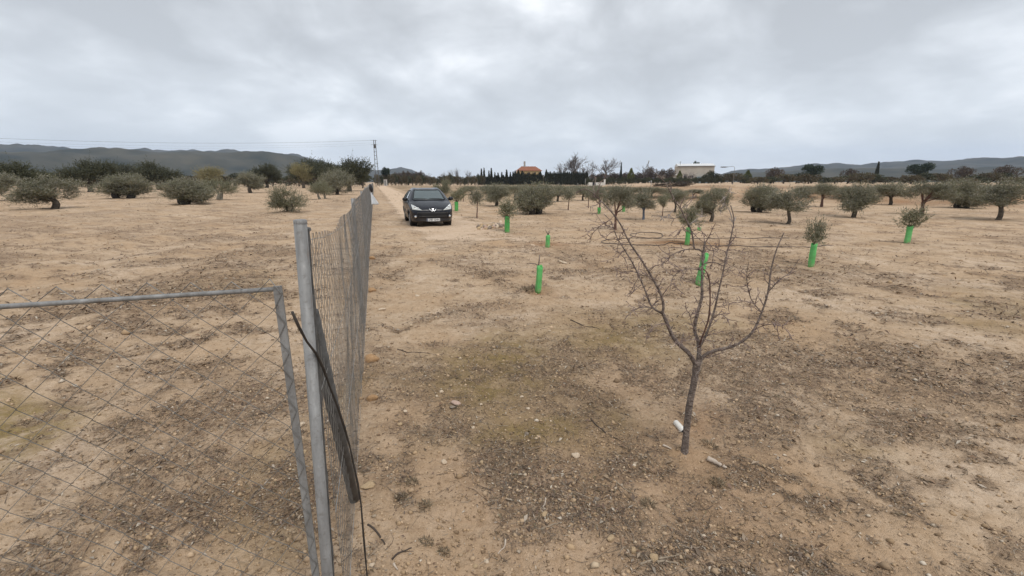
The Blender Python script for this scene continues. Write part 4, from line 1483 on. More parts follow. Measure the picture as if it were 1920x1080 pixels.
# dark low hedge behind the field on the right
for k in range(40):
    x = 1104 + k * 6.2
    far_tree('hedge_shrub', 'shrub', 1 if k % 4 else 3, x, 205 + (k % 3) * 2, 11, 333 + 1.5 * math.sin(k * 1.7), 'dark low shrub of the right hedge line, %s from the left' % ORD[k], 'shrub', 'low hedge behind the field')
for k in range(19):
    x = 1112 + k * 7.6
    far_tree('brown_tree', 'brown', 0, x, 262, 17, 325 + 2.5 * math.sin(k * 2.1), 'small brown shrub behind the low hedge, %s from the left' % ORD[k], 'shrub', 'brown shrubs behind the hedge')
far_tree('thicket_tree', 'shrub', 0, 1018, 240, 12, 328, 'lighter bush in the gap between the two cypress hedges', 'bush')
# brown green thicket across the left background, and on to both sides
k = 0
for x in np.arange(708, 905, 6.5):
    t = 330 + 2.5 * math.sin(x * 0.11) + 1.5 * math.sin(x * 0.37) - (3 if x < 770 else 0)
    far_tree('thicket_tree', 'shrub', k, x, 218 + (k % 4) * 4, 13, t, 'brown green bush in the thicket behind the track, %s from the left' % ORD[k], 'bush', 'thicket belt')
    k += 1
for x in np.arange(742, 792, 8):
    far_tree('thicket_tree', 'brown', 0, x, 240, 14, 322 + 2 * math.sin(x), 'taller brown bush beyond the thicket near the pine, %s from the left' % ORD[int((x - 742) / 8)], 'bush', 'tall brown bushes near the pine')
for x in list(np.arange(-40, 700, 24)) + list(np.arange(1372, 1990, 24)):
    t = 328 + 3 * math.sin(x * 0.05) + 3 * math.sin(x * 0.21)
    far_tree('thicket_tree', 'shrub', k, x, 190 + (k % 4) * 8, 38, t, 'dark bush on the %s horizon border, %s from the left' % (('left', ORD[int((x + 40) / 24)]) if x < 900 else ('right', ORD[int((x - 1372) / 24)])), 'bush', 'left field border bushes' if x < 900 else 'right field border bushes')
    k += 1
for k, (kind, x, w, t) in enumerate([('golden', 1400, 22, 318), ('brown', 1450, 30, 314), ('pine', 1520, 34, 308), ('brown', 1590, 26, 316), ('cypress', 1640, 10, 302), ('pine', 1720, 40, 306), ('brown', 1800, 34, 312), ('brown', 1880, 36, 310)]):
    far_tree('garden_tree', kind, 0, x, 235, w, t, 'background %s right of the warehouse, %s tree from it' % ({'golden': 'golden conifer', 'brown': 'brown tree', 'pine': 'dark pine', 'cypress': 'slim cypress'}[kind], ORD[k]), 'tree', 'trees right of the warehouse')

# bare trees


def bare_variant(seed, h, n0, r0, levels=4, spread=0.5, up=0.25):
    rng = np.random.default_rng(seed)
    b = MB()

    def grow(p, d, L, r, lev):
        k = 4
        pts, rad = [p], [r]
        for i in range(k):
            d = unit(d + rng.normal(0, 0.10, 3) + np.array([0, 0, up * 0.25]))
            p = p + d * L / k
            pts.append(p)
            rad.append(r * (1 - 0.5 * (i + 1) / k))
        b.tube(pts, rad, 5 if lev < 2 else 3, False)
        if lev >= levels:
            return
        for c in range(int(rng.integers(3, 6))):
            i = int(rng.integers(1 if lev else 2, k + 1))
            ax = unit(np.cross(d, rng.normal(size=3)))
            nd_ = unit(d + ax * rng.uniform(0.35, 0.9) * spread * 1.6)
            grow(pts[i], nd_, L * rng.uniform(0.52, 0.78), max(rad[i] * 0.62, 0.022), lev + 1)
    for k in range(n0):
        a = k * 2.4 + rng.uniform(0, 1)
        grow(np.array([0.15 * math.cos(a), 0.15 * math.sin(a), -0.2]), unit(np.array([math.cos(a) * 0.22, math.sin(a) * 0.22, 1.0])), h * 0.42, r0, 0)
    V = np.array(b.v)
    z = float(np.percentile(V[:, 2], 99.8))
    w = float(np.percentile(V[:, 0], 99) - np.percentile(V[:, 0], 1))
    return dict(mesh=b.mesh('branches', M['bark_bare'], True), h=z, w=w)


BARE_V = [bare_variant(3, 10, 3, 0.20), bare_variant(5, 8, 2, 0.14), bare_variant(9, 7, 4, 0.10, 3, 0.4)]


def bare_tree(v, px, dist, w_px, top_py, label, group=None):
    p = at(px, 345, dist)
    p[2] = float(H(p[0], p[1]))
    va = BARE_V[v]
    e = empty('bare_tree', p, RNG.uniform(0, 6.28))
    s = px2m(w_px, p) / va['w']
    inst('branches', va['mesh'], e, sc=(s, s, (at(px, top_py, dist)[2] - p[2]) / va['h']))
    tag(e, label, 'tree', group)


bare_tree(0, 1080, 240, 50, 288, 'tallest bare winter tree behind the dense cypress hedge')
bare_tree(1, 1052, 244, 34, 303, 'smaller bare tree at the left foot of the tallest bare tree')
bare_tree(2, 1098, 246, 30, 306, 'low bare tree leaning out right of the tallest bare tree')
bare_tree(1, 1138, 248, 48, 295, 'pale bare tree left of the lone slim cypress')
bare_tree(2, 1207, 250, 26, 309, 'thin bluish bare tree between golden conifer and brown trees')
bare_tree(2, 1290, 238, 22, 322, 'small pale bare tree in front of the warehouse wall')
for x, t in ((845, 317), (858, 314), (833, 322), (878, 318), (803, 324)):
    bare_tree(2, x, 280, 10, t, 'thin bare poplar above the thicket, %s from the left' % ORD[sorted((845, 858, 833, 878, 803)).index(x)], 'bare poplars above the thicket')

# ------------------------------------------------------------------ buildings


def ground_at(px, dist):
    p = at(px, 345, dist)
    p[2] = float(H(p[0], p[1]))
    return p


M['plaster_yellow'] = simple('yellow_plaster', (0.55, 0.40, 0.20), (0.47, 0.33, 0.16), 1.2, 0.9)
M['plaster_white'] = simple('white_plaster', (0.66, 0.64, 0.60), (0.55, 0.53, 0.49), 1.5, 0.9)
M['tile_red'] = simple('red_roof_tile', (0.35, 0.15, 0.085), (0.25, 0.10, 0.058), 3, 0.85)
M['render_beige'] = simple('beige_render', (0.47, 0.43, 0.37), (0.40, 0.365, 0.315), 0.35, 0.9)
M['metal_roof'] = simple('white_metal_roof', (0.66, 0.66, 0.65), (0.55, 0.56, 0.56), 0.5, 0.6)
M['panel_teal'] = simple('grey_teal_panel', (0.20, 0.26, 0.28), (0.15, 0.20, 0.22), 0.8, 0.5)
M['glass_dark'] = simple('dark_window', (0.03, 0.035, 0.04), (0.02, 0.022, 0.025), 2, 0.15)
M['wood_brown'] = simple('brown_shutter', (0.13, 0.07, 0.04), (0.08, 0.045, 0.025), 5, 0.7)
M['concrete'] = simple('concrete', (0.42, 0.40, 0.37), (0.32, 0.30, 0.275), 6, 0.9, 0, 0.3, 30)


def quad_slab(b, p00, p10, p11, p01, t):
    """slab from four corners, thickness t down"""
    vs = [p00, p10, p11, p01] + [(p[0], p[1], p[2] - t) for p in (p00, p10, p11, p01)]
    b.add(vs, [(0, 1, 2, 3), (7, 6, 5, 4), (0, 4, 5, 1), (1, 5, 6, 2), (2, 6, 7, 3), (3, 7, 4, 0)])


# yellow house, hipped tile roof with a chimney
hp = ground_at(991, 246)
house = empty('house', hp, R(10))
tag(house, 'yellow house with red tiled hip roof and chimney behind the cypress hedge', 'house')
W2, D2_, EH, RH = 6.6, 4.6, 5.6, 8.3
EH = at(991, 320.5, 246)[2] - hp[2]
RH = at(991, 312.5, 246)[2] - hp[2]
b = MB()
b.box((-W2 + 0.5, -D2_ + 0.5, -0.3), (W2 - 0.5, D2_ - 0.5, EH - 0.02))
b.build('wall', M['plaster_yellow'], house)
ridge0, ridge1 = (-W2 + 2.4, 0, RH), (W2 - 2.6, 0, RH)
roof = empty('roof', (0, 0, 0))
roof.parent = house
b = MB()
e00, e10, e11, e01 = (-W2, -D2_, EH), (W2, -D2_, EH), (W2, D2_, EH), (-W2, D2_, EH)
b.add([e00, e10, e11, e01, ridge0, ridge1], [(0, 1, 5, 4), (1, 2, 5), (2, 3, 4, 5), (3, 0, 4), (3, 2, 1, 0)])
b.build('roof_deck', M['tile_red'], roof)
# courses of tile: rolls running down the front slope
for k in range(26):
    x = -W2 + 0.3 + k * (2 * W2 - 0.6) / 25
    xr = min(max(x, ridge0[0]), ridge1[0])
    b = MB()
    t = 1.0
    if x < ridge0[0]:
        t = (x + W2) / (ridge0[0] + W2)
    elif x > ridge1[0]:
        t = (W2 - x) / (W2 - ridge1[0])
    t = max(0.05, t)
    b.tube([(x, -D2_ - 0.05, EH + 0.04), (x, -D2_ * (1 - t), EH + (RH - EH) * t + 0.04)], 0.12, 5)
    b.build('tile_row', M['tile_red'], roof)
b = MB()
b.tube([ridge0, ridge1], 0.16, 6)
b.build('ridge_tile', M['tile_red'], roof)
b = MB()
cx_ = -2.3
CT = at(980, 303.5, 246)[2] - hp[2]
b.box((cx_ - 0.42, -0.4, RH - 0.6), (cx_ + 0.42, 0.4, CT))
b.box((cx_ - 0.52, -0.5, CT + 0.003), (cx_ + 0.52, 0.5, CT + 0.2))
b.build('chimney', M['concrete'], roof)
for x, w in ((-3.8, 1.1), (-0.6, 1.2), (2.6, 1.1), (4.9, 0.8)):
    win = MB()
    win.box((x - w / 2, -D2_ + 0.44, EH - 2.1), (x + w / 2, -D2_ + 0.497, EH - 0.8))
    wo_ = win.build('window', M['wood_brown'], house)
    pn = MB()
    pn.box((x - w / 2 + 0.1, -D2_ + 0.41, EH - 2.0), (x + w / 2 - 0.1, -D2_ + 0.437, EH - 0.9))
    pn.build('pane', M['glass_dark'], wo_)

# pale warehouse
wp = ground_at(1298, 285)
ware = empty('warehouse', wp, R(-14))
tag(ware, 'large pale beige warehouse with white metal roof on the right horizon', 'building')
WW, WD = 9.7, 9
WT = at(1298, 313, 285)[2] - wp[2]
b = MB()
b.box((-WW, -WD, -0.3), (WW, WD, WT))
b.build('wall', M['render_beige'], ware)
b = MB()
RT = WT + 1.9
b.add([(-WW - 0.3, -WD - 0.3, WT + 0.01), (WW + 0.3, -WD - 0.3, WT + 0.01), (WW + 0.3, WD + 0.3, WT + 0.01), (-WW - 0.3, WD + 0.3, WT + 0.01), (-WW - 0.3, 0, RT), (WW + 0.3, 0, RT),
       (-WW - 0.3, -WD - 0.3, WT + 0.35), (WW + 0.3, -WD - 0.3, WT + 0.35), (WW + 0.3, WD + 0.3, WT + 0.35), (-WW - 0.3, WD + 0.3, WT + 0.35)],
      [(0, 1, 7, 6), (6, 7, 5, 4), (5, 8, 9, 4), (2, 3, 9, 8), (1, 2, 8, 5, 7), (3, 0, 6, 4, 9), (3, 2, 1, 0)])
b.build('roof', M['metal_roof'], ware)
for k in range(9):
    x = -WW + 1.0 + k * (2 * WW - 2.0) / 8
    b = MB()
    b.box((x - 0.14, -WD - 0.08, 0), (x + 0.14, -WD - 0.004, WT - 0.02))
    b.build('pilaster', M['render_beige'], ware)
b = MB()
b.box((0.6, -WD - 2.6, -0.3), (6.4, -WD - 0.1, 3.6))
b.build('annex', M['panel_teal'], ware)
b = MB()
b.box((-7.6, -WD - 0.07, 0.0), (-4.4, -WD - 0.003, 2.8))
b.build('door', M['panel_teal'], ware)
b = MB()
b.box((-WW - 0.35, -WD - 0.55, WT + 0.02), (WW + 0.35, -WD - 0.32, WT + 0.24))
b.build('gutter', M['galv_dark'], ware)
for x in (-9, -5.5, -2):
    b = MB()
    b.box((x - 0.8, -WD - 0.04, 3.0), (x + 0.8, -WD - 0.003, 4.2))
    b.build('window', M['glass_dark'], ware)
b = MB()
b.tube([(-WW + 1, -WD + 0.5, RT - 1.2), (-WW + 1, -WD + 0.5, RT + 0.9)], 0.09, 6)
b.tube([(-WW + 0.4, -WD + 0.5, RT + 0.6), (-WW + 1.6, -WD + 0.5, RT + 0.6)], 0.06, 5)
b.build('antenna', M['galv_dark'], ware)

# low pale shed left of the warehouse
sp_ = ground_at(1252, 258)
shed = empty('shed', sp_, R(-6))
tag(shed, 'low pale shed half hidden by the hedge left of the warehouse', 'shed')
ST = at(1252, 328, 258)[2] - sp_[2]
b = MB()
b.box((-6, -2, -0.2), (6, 2, ST - 0.25))
b.build('wall', M['render_beige'], shed)
b = MB()
quad_slab(b, (-6.4, -2.5, ST - 0.12), (6.4, -2.5, ST - 0.12), (6.4, 2.4, ST + 0.35), (-6.4, 2.4, ST + 0.35), 0.11)
b.build('roof', M['concrete'], shed)

# white garden wall with a gate pillar
gw = ground_at(1122, 198)
wall = empty('garden_wall', gw, R(-4))
tag(wall, 'low white garden wall with dark gateway beyond the olive field', 'wall')
WTOP = at(1122, 342, 198)[2] - gw[2]
for x0, x1 in ((-4.3, -2.6), (-1.2, 2.3)):
    b = MB()
    b.box((x0, -0.15, -0.3), (x1, 0.15, WTOP))
    b.build('wall', M['plaster_white'], wall)
b = MB()
b.box((2.303, -0.32, -0.3), (3.0, 0.32, at(1133, 337, 198)[2] - gw[2]))
b.box((2.25, -0.38, at(1133, 337, 198)[2] - gw[2] + 0.003), (3.05, 0.38, at(1133, 337, 198)[2] - gw[2] + 0.15))
b.build('gate_pillar', M['plaster_white'], wall)
b = MB()
b.box((-2.597, -0.05, -0.1), (-1.203, 0.05, WTOP - 0.2))
b.build('gate_leaf', M['glass_dark'], wall)

# white cabinet at the end of the track
cb = ground_at(723, 200)
cab = empty('utility_cabinet', cb)
tag(cab, 'small white utility cabinet at the far end of the track', 'cabinet')
ch_ = at(723, 337, 200)[2] - cb[2]
b = MB()
b.box((-0.62, -0.4, -0.2), (0.62, 0.4, ch_))
b.build('body', M['plaster_white'], cab)
b = MB()
b.box((-0.72, -0.5, ch_ + 0.003), (0.72, 0.5, ch_ + 0.14))
b.build('lid', M['concrete'], cab)
b = MB()
b.box((-0.45, -0.43, 0.2), (0.45, -0.403, ch_ - 0.25))
b.build('door', M['galv'], cab)

# ------------------------------------------------------------------ power line tower
pp = ground_at(708, 168)
tw = empty('lattice_tower', pp, R(8))
tag(tw, 'slim lattice power line tower at the end of the fence', 'tower')
TH = at(707, 262.5, 168)[2] - pp[2]


def tw_half(z):
    return 0.62 - 0.32 * z / TH


for sx_, sy_ in ((1, 1), (1, -1), (-1, -1), (-1, 1)):
    b = MB()
    b.tube([(sx_ * tw_half(0), sy_ * tw_half(0), -0.3), (sx_ * tw_half(TH), sy_ * tw_half(TH), TH)], 0.06, 4)
    b.build('leg', M['galv_dark'], tw)
nz = 12
for k in range(nz + 1):
    z = TH * (0.04 + 0.95 * k / nz)
    w = tw_half(z)
    b = MB()
    b.tube([(-w, -w, z), (w, -w, z), (w, w, z), (-w, w, z), (-w, -w, z)], 0.045, 4)
    if k < nz:
        z2 = TH * (0.04 + 0.95 * (k + 1) / nz)
        w2 = tw_half(z2)
        sg = 1 if k % 2 else -1
        b.tube([(-sg * w, w, z), (sg * w2, w2, z2)], 0.022, 4)
        b.tube([(w, sg * w, z), (w2, -sg * w2, z2)], 0.022, 4)
    b.build('lattice_frame', M['galv_dark'], tw)
for z in (TH - 0.15, TH - 1.6):
    b = MB()
    b.tube([(-1.3, 0, z), (0.9, 0, z)], 0.06, 4)
    b.build('cross_arm', M['galv_dark'], tw)
b = MB()
zt = at(707, 275, 168)[2] - pp[2]
b.lathe([(0.0, -0.55), (0.42, -0.55), (0.45, -0.4), (0.45, 0.45), (0.36, 0.55), (0.0, 0.56)], (0, -0.28, zt), 'z', 12)
b.build('transformer', M['galv_dark'], tw)

# next tower, out to the left, and the conductors between them
qd = at(-420, 345, 200)
qp = np.array([qd[0], qd[1], float(H(qd[0], qd[1]))])
tw2 = empty('lattice_tower', qp)
tag(tw2, 'second slim lattice tower far to the left, carrying the same line', 'tower')
for sx_, sy_ in ((1, 1), (1, -1), (-1, -1), (-1, 1)):
    b = MB()
    b.tube([(sx_ * 0.62, sy_ * 0.62, -0.3), (sx_ * 0.3, sy_ * 0.3, 14.5)], 0.06, 4)
    b.build('leg', M['galv_dark'], tw2)
for z in np.arange(1, 14.6, 1.2):
    w = 0.62 - 0.32 * z / 14.5
    b = MB()
    b.tube([(-w, -w, z), (w, -w, z), (w, w, z), (-w, w, z), (-w, -w, z)], 0.045, 4)
    b.build('lattice_frame', M['galv_dark'], tw2)
lw_ = 0
for (za, ra) in ((TH - 0.1, 0.030), (TH - 1.0, 0.012), (TH - 1.6, 0.012)):
    a = np.array([pp[0] - 0.6, pp[1], pp[2] + za])
    c = np.array([qp[0], qp[1], qp[2] + 14.3 + (za - TH)])
    b = MB()
    pts = []
    for i in range(41):
        t = i / 40
        p = a + (c - a) * t
        p[2] -= 4 * 2.2 * t * (1 - t)
        pts.append(p - a)
    b.tube(pts, ra, 4)
    o = b.build('power_cable', M['galv_dark'], None)
    o.location = [float(v) for v in a]
    tag(o, ['top power cable running left from the lattice tower', 'middle thin power cable running left from the tower', 'lowest thin power cable running left from the tower'][lw_], 'cable', 'power cables')
    lw_ += 1

# wooden utility pole and its wires near the bare trees
up_ = ground_at(1109, 236)
pole = empty('utility_pole', up_)
tag(pole, 'utility pole in the gap between the two bare trees', 'pole')
PT = at(1109, 316, 236)[2] - up_[2]
b = MB()
b.tube([(0, 0, -0.3), (0, 0, PT)], [0.17, 0.12], 8)
b.build('shaft', M['bark_bare'], pole, True)
b = MB()
b.tube([(-1.1, 0, PT - 0.5), (1.1, 0, PT - 0.5)], 0.07, 5)
b.build('cross_arm', M['galv_dark'], pole)
for k, (x1, y1) in enumerate(((1093, 325), (1127, 319))):
    a = np.array([up_[0], up_[1], up_[2] + PT - 0.45])
    c = at(x1, y1, 243)
    b = MB()
    b.tube([np.zeros(3), (c - a) * 0.5 - np.array([0, 0, 0.35]), c - a], 0.035, 4)
    o = b.build('power_cable', M['galv_dark'], None)
    o.location = [float(v) for v in a]
    tag(o, ['wire sloping left from the utility pole into the bare tree', 'wire running right from the utility pole to the bare tree'][k], 'cable', 'pole wires')

# street lamp at the right
lp_ = ground_at(1374, 120)
lamp = empty('street_lamp', lp_)
tag(lamp, 'tall street lamp whose arm reaches left over the right horizon', 'street lamp')
LT = at(1374, 312, 120)[2] - lp_[2]
b = MB()
b.tube([(0, 0, -0.3), (0, 0, LT - 0.4), (-0.15, 0, LT - 0.1), (-0.6, 0, LT)], [0.07, 0.045, 0.04, 0.035], 8)
b.build('post', M['galv'], lamp, True)
b = MB()
hx = (at(1356, 314, 120) - lp_)[0]
b.tube([(-0.55, 0, LT), (hx + 0.6, 0, LT - 0.12), (hx, 0, LT - 0.16), (hx - 0.9, 0, LT - 0.16), (hx - 1.25, 0, LT - 0.14)], [0.035, 0.05, 0.13, 0.12, 0.04], 8)
b.build('lamp_head', M['galv_dark'], lamp, True)

# thin stakes at the back of the field
for k, (x, y0, y1) in enumerate([(1048, 350, 343), (1083, 350, 343), (1097, 350, 335), (1101, 351, 344), (1220, 350, 338)]):
    p = G(x, y0 + 2)
    d = math.hypot(p[0], p[1])
    hh = max(0.8, at(x, y1, d)[2] - p[2])
    b = MB()
    b.tube([(0, 0, -0.2), (0.03, 0, hh * 0.5), (0.0, 0, hh)], [0.055, 0.05, 0.045], 6)
    o = b.build('stake', M['concrete'], None, True)
    o.location = [float(c) for c in p]
    tag(o, 'thin pale stake at the back edge of the field, %s from the left' % ORD[k], 'stake', 'stakes at the field edge')

# ------------------------------------------------------------------ hoses
M['hose'] = simple('brown_hose', (0.075, 0.055, 0.045), (0.04, 0.03, 0.026), 12, 0.5)


def hose(pix, label, r=0.011, lift=0.012, closed=False):
    pts = [G(x, y) for x, y in pix]
    pts = smooth_path(pts, 5)
    for p in pts:
        p[2] = float(H(p[0], p[1])) + lift
    o = pts[0].copy()
    b = MB()
    b.tube([p - o for p in pts], r, 6)
    ob = b.build('irrigation_hose', M['hose'], None, True)
    ob.location = [float(c) for c in o]
    tag(ob, label, 'hose', 'irrigation hoses')


hose([(1480, 447), (1420, 447), (1365, 447), (1300, 447.5), (1255, 448), (1215, 447), (1188, 444), (1182, 440), (1195, 437.5), (1215, 436.5), (1236, 438), (1243, 442), (1238, 446), (1215, 447.6), (1175, 447.5), (1145, 449), (1128, 453), (1136, 457), (1165, 458.5), (1205, 460), (1240, 460), (1255, 455.5), (1272, 456.5)],
     'brown irrigation hose coiled on the sand beside the guarded sapling')
hose([(1272, 457.5), (1290, 457), (1320, 460), (1365, 461), (1440, 463), (1560, 461)], 'brown hose running right from the sapling basin', 0.010)

# ------------------------------------------------------------------ parked car


def paint_material():
    m, nt, b = mat_new('black_car_paint')
    co = objco(nt)
    n = noise(nt, co, 3.5, 6, 0.6)
    sepz = nd(nt, 'ShaderNodeSeparateXYZ')
    nt.links.new(co, sepz.inputs[0])
    dust = wmath('MULTIPLY', ramp(nt, sepz.outputs[2], [(0.15, 0.30), (0.5, 0.06), (1.0, 0.02)]), ramp(nt, n, [(0.3, 0.3), (0.7, 1.0)]), nt)
    c = mixc(nt, dust, (0.007, 0.010, 0.017), (0.17, 0.13, 0.09))
    nt.links.new(c, b.inputs['Base Color'])
    b.inputs['Metallic'].default_value = 0.0
    nt.links.new(wmath('ADD', wmath('MULTIPLY', dust, 0.9, nt), 0.22, nt), b.inputs['Roughness'])
    b.inputs['Coat Weight'].default_value = 0.15
    b.inputs['Specular IOR Level'].default_value = 0.3
    b.inputs['Coat Roughness'].default_value = 0.08
    return m


def glass_material():
    m, nt, b = mat_new('car_glass')
    nt.nodes.remove(b)
    t = nd(nt, 'ShaderNodeBsdfTransparent')
    t.inputs[0].default_value = (0.50, 0.58, 0.58, 1)
    g = nd(nt, 'ShaderNodeBsdfGlossy')
    g.inputs['Roughness'].default_value = 0.03
    fr = nd(nt, 'ShaderNodeFresnel')
    fr.inputs[0].default_value = 1.6
    mx = nd(nt, 'ShaderNodeMixShader')
    nt.links.new(wmath('ADD', wmath('MULTIPLY', fr.outputs[0], 1.1, nt), 0.05, nt), mx.inputs[0])
    nt.links.new(t.outputs[0], mx.inputs[1])
    nt.links.new(g.outputs[0], mx.inputs[2])
    d = nd(nt, 'ShaderNodeBsdfDiffuse')           # dust film, tinted blue and pale to stand in for reflected sky
    d.inputs[0].default_value = (0.38, 0.46, 0.48, 1)
    mx2 = nd(nt, 'ShaderNodeMixShader')
    mx2.inputs[0].default_value = 0.17
    nt.links.new(mx.outputs[0], mx2.inputs[1])
    nt.links.new(d.outputs[0], mx2.inputs[2])
    nt.links.new(mx2.outputs[0], nt.nodes['Material Output'].inputs[0])
    return m


M['paint'] = paint_material()
M['glass'] = glass_material()
M['black_trim'] = simple('black_plastic_trim', (0.012, 0.012, 0.013), (0.007, 0.007, 0.008), 20, 0.55)
M['grille'] = simple('grille_black', (0.006, 0.006, 0.007), (0.003, 0.003, 0.004), 20, 0.6)
M['chrome'] = simple('chrome', (0.62, 0.63, 0.65), (0.55, 0.56, 0.58), 10, 0.2, 1.0)
M['lens'] = simple('headlight_lens', (0.62, 0.64, 0.62), (0.46, 0.48, 0.46), 14, 0.12, 0.15)
M['reflector'] = simple('lamp_reflector', (0.82, 0.83, 0.84), (0.6, 0.6, 0.62), 20, 0.15, 0.9)
M['tyre'] = simple('tyre_rubber', (0.028, 0.026, 0.024), (0.017, 0.016, 0.015), 15, 0.85)
M['rim'] = simple('alloy_rim', (0.40, 0.40, 0.41), (0.27, 0.27, 0.28), 15, 0.35, 0.7)
M['plate_white'] = simple('number_plate', (0.66, 0.66, 0.64), (0.56, 0.56, 0.54), 15, 0.5)
M['plate_blue'] = simple('plate_blue_band', (0.03, 0.05, 0.12), (0.02, 0.035, 0.09), 15, 0.5)
M['seat'] = simple('seat_fabric', (0.06, 0.06, 0.065), (0.035, 0.035, 0.04), 12, 0.9)

ST_ = [  # y, zb, wl, wm, zm, wb, zbelt, wt, zt, crown
    (-0.012, .40, .03, .03, .43, .03, .46, .02, .47, .0),
    (0.000, .26, .30, .34, .42, .33, .57, .27, .605, .012),
    (0.045, .20, .54, .60, .45, .57, .61, .43, .665, .022),
    (0.15, .18, .69, .735, .46, .715, .645, .56, .725, .032),
    (0.35, .17, .79, .825, .48, .815, .73, .665, .805, .038),
    (0.65, .17, .82, .855, .50, .845, .83, .715, .895, .042),
    (0.95, .17, .83, .865, .52, .857, .90, .735, .965, .042),
    (1.20, .17, .83, .87, .52, .862, .92, .685, 1.105, .034),
    (1.50, .17, .835, .872, .53, .866, .93, .628, 1.275, .032),
    (1.80, .17, .835, .874, .53, .867, .94, .585, 1.395, .032),
    (2.20, .17, .835, .874, .53, .866, .95, .57, 1.437, .035),
    (2.80, .17, .835, .872, .53, .865, .965, .562, 1.43, .035),
    (3.30, .17, .83, .868, .53, .86, .98, .552, 1.392, .030),
    (3.60, .18, .82, .86, .53, .852, .985, .545, 1.34, .025),
    (3.80, .20, .80, .845, .54, .83, .975, .56, 1.17, .020),
    (3.95, .24, .76, .815, .55, .79, .93, .62, .985, .015),
    (4.02, .30, .60, .69, .54, .67, .80, .54, .84, .010),
    (4.045, .46, .03, .03, .54, .03, .60, .02, .62, .0)]


def cr(P, sub):
    """Catmull-Rom along axis 0"""
    out = []
    n = len(P)
    for i in range(n - 1):
        p0, p1, p2, p3 = P[max(i - 1, 0)], P[i], P[i + 1], P[min(i + 2, n - 1)]
        for k in range(sub):
            t = k / sub
            out.append(0.5 * ((2 * p1) + (-p0 + p2) * t + (2 * p0 - 5 * p1 + 4 * p2 - p3) * t * t + (-p0 + 3 * p1 - 3 * p2 + p3) * t ** 3))
    out.append(P[-1])
    return np.array(out)


def inside(poly, x, y):
    c = False
    n = len(poly)
    for i in range(n):
        x0, y0 = poly[i]
        x1, y1 = poly[(i + 1) % n]
        if (y0 > y) != (y1 > y) and x < (x1 - x0) * (y - y0) / (y1 - y0) + x0:
            c = not c
    return c


WS = [(-.655, 1.015), (.655, 1.015), (.535, 1.385), (-.535, 1.385)]                       # windscreen (x, z)
RW = [(-.56, 1.02), (.56, 1.02), (.47, 1.30), (-.47, 1.30)]                               # rear window
SW1 = [(1.42, 0.985), (2.27, 1.00), (2.27, 1.375), (1.86, 1.355)]                         # side windows (y, z)
SW2 = [(2.36, 1.00), (3.20, 1.03), (3.30, 1.10), (3.12, 1.335), (2.36, 1.375)]


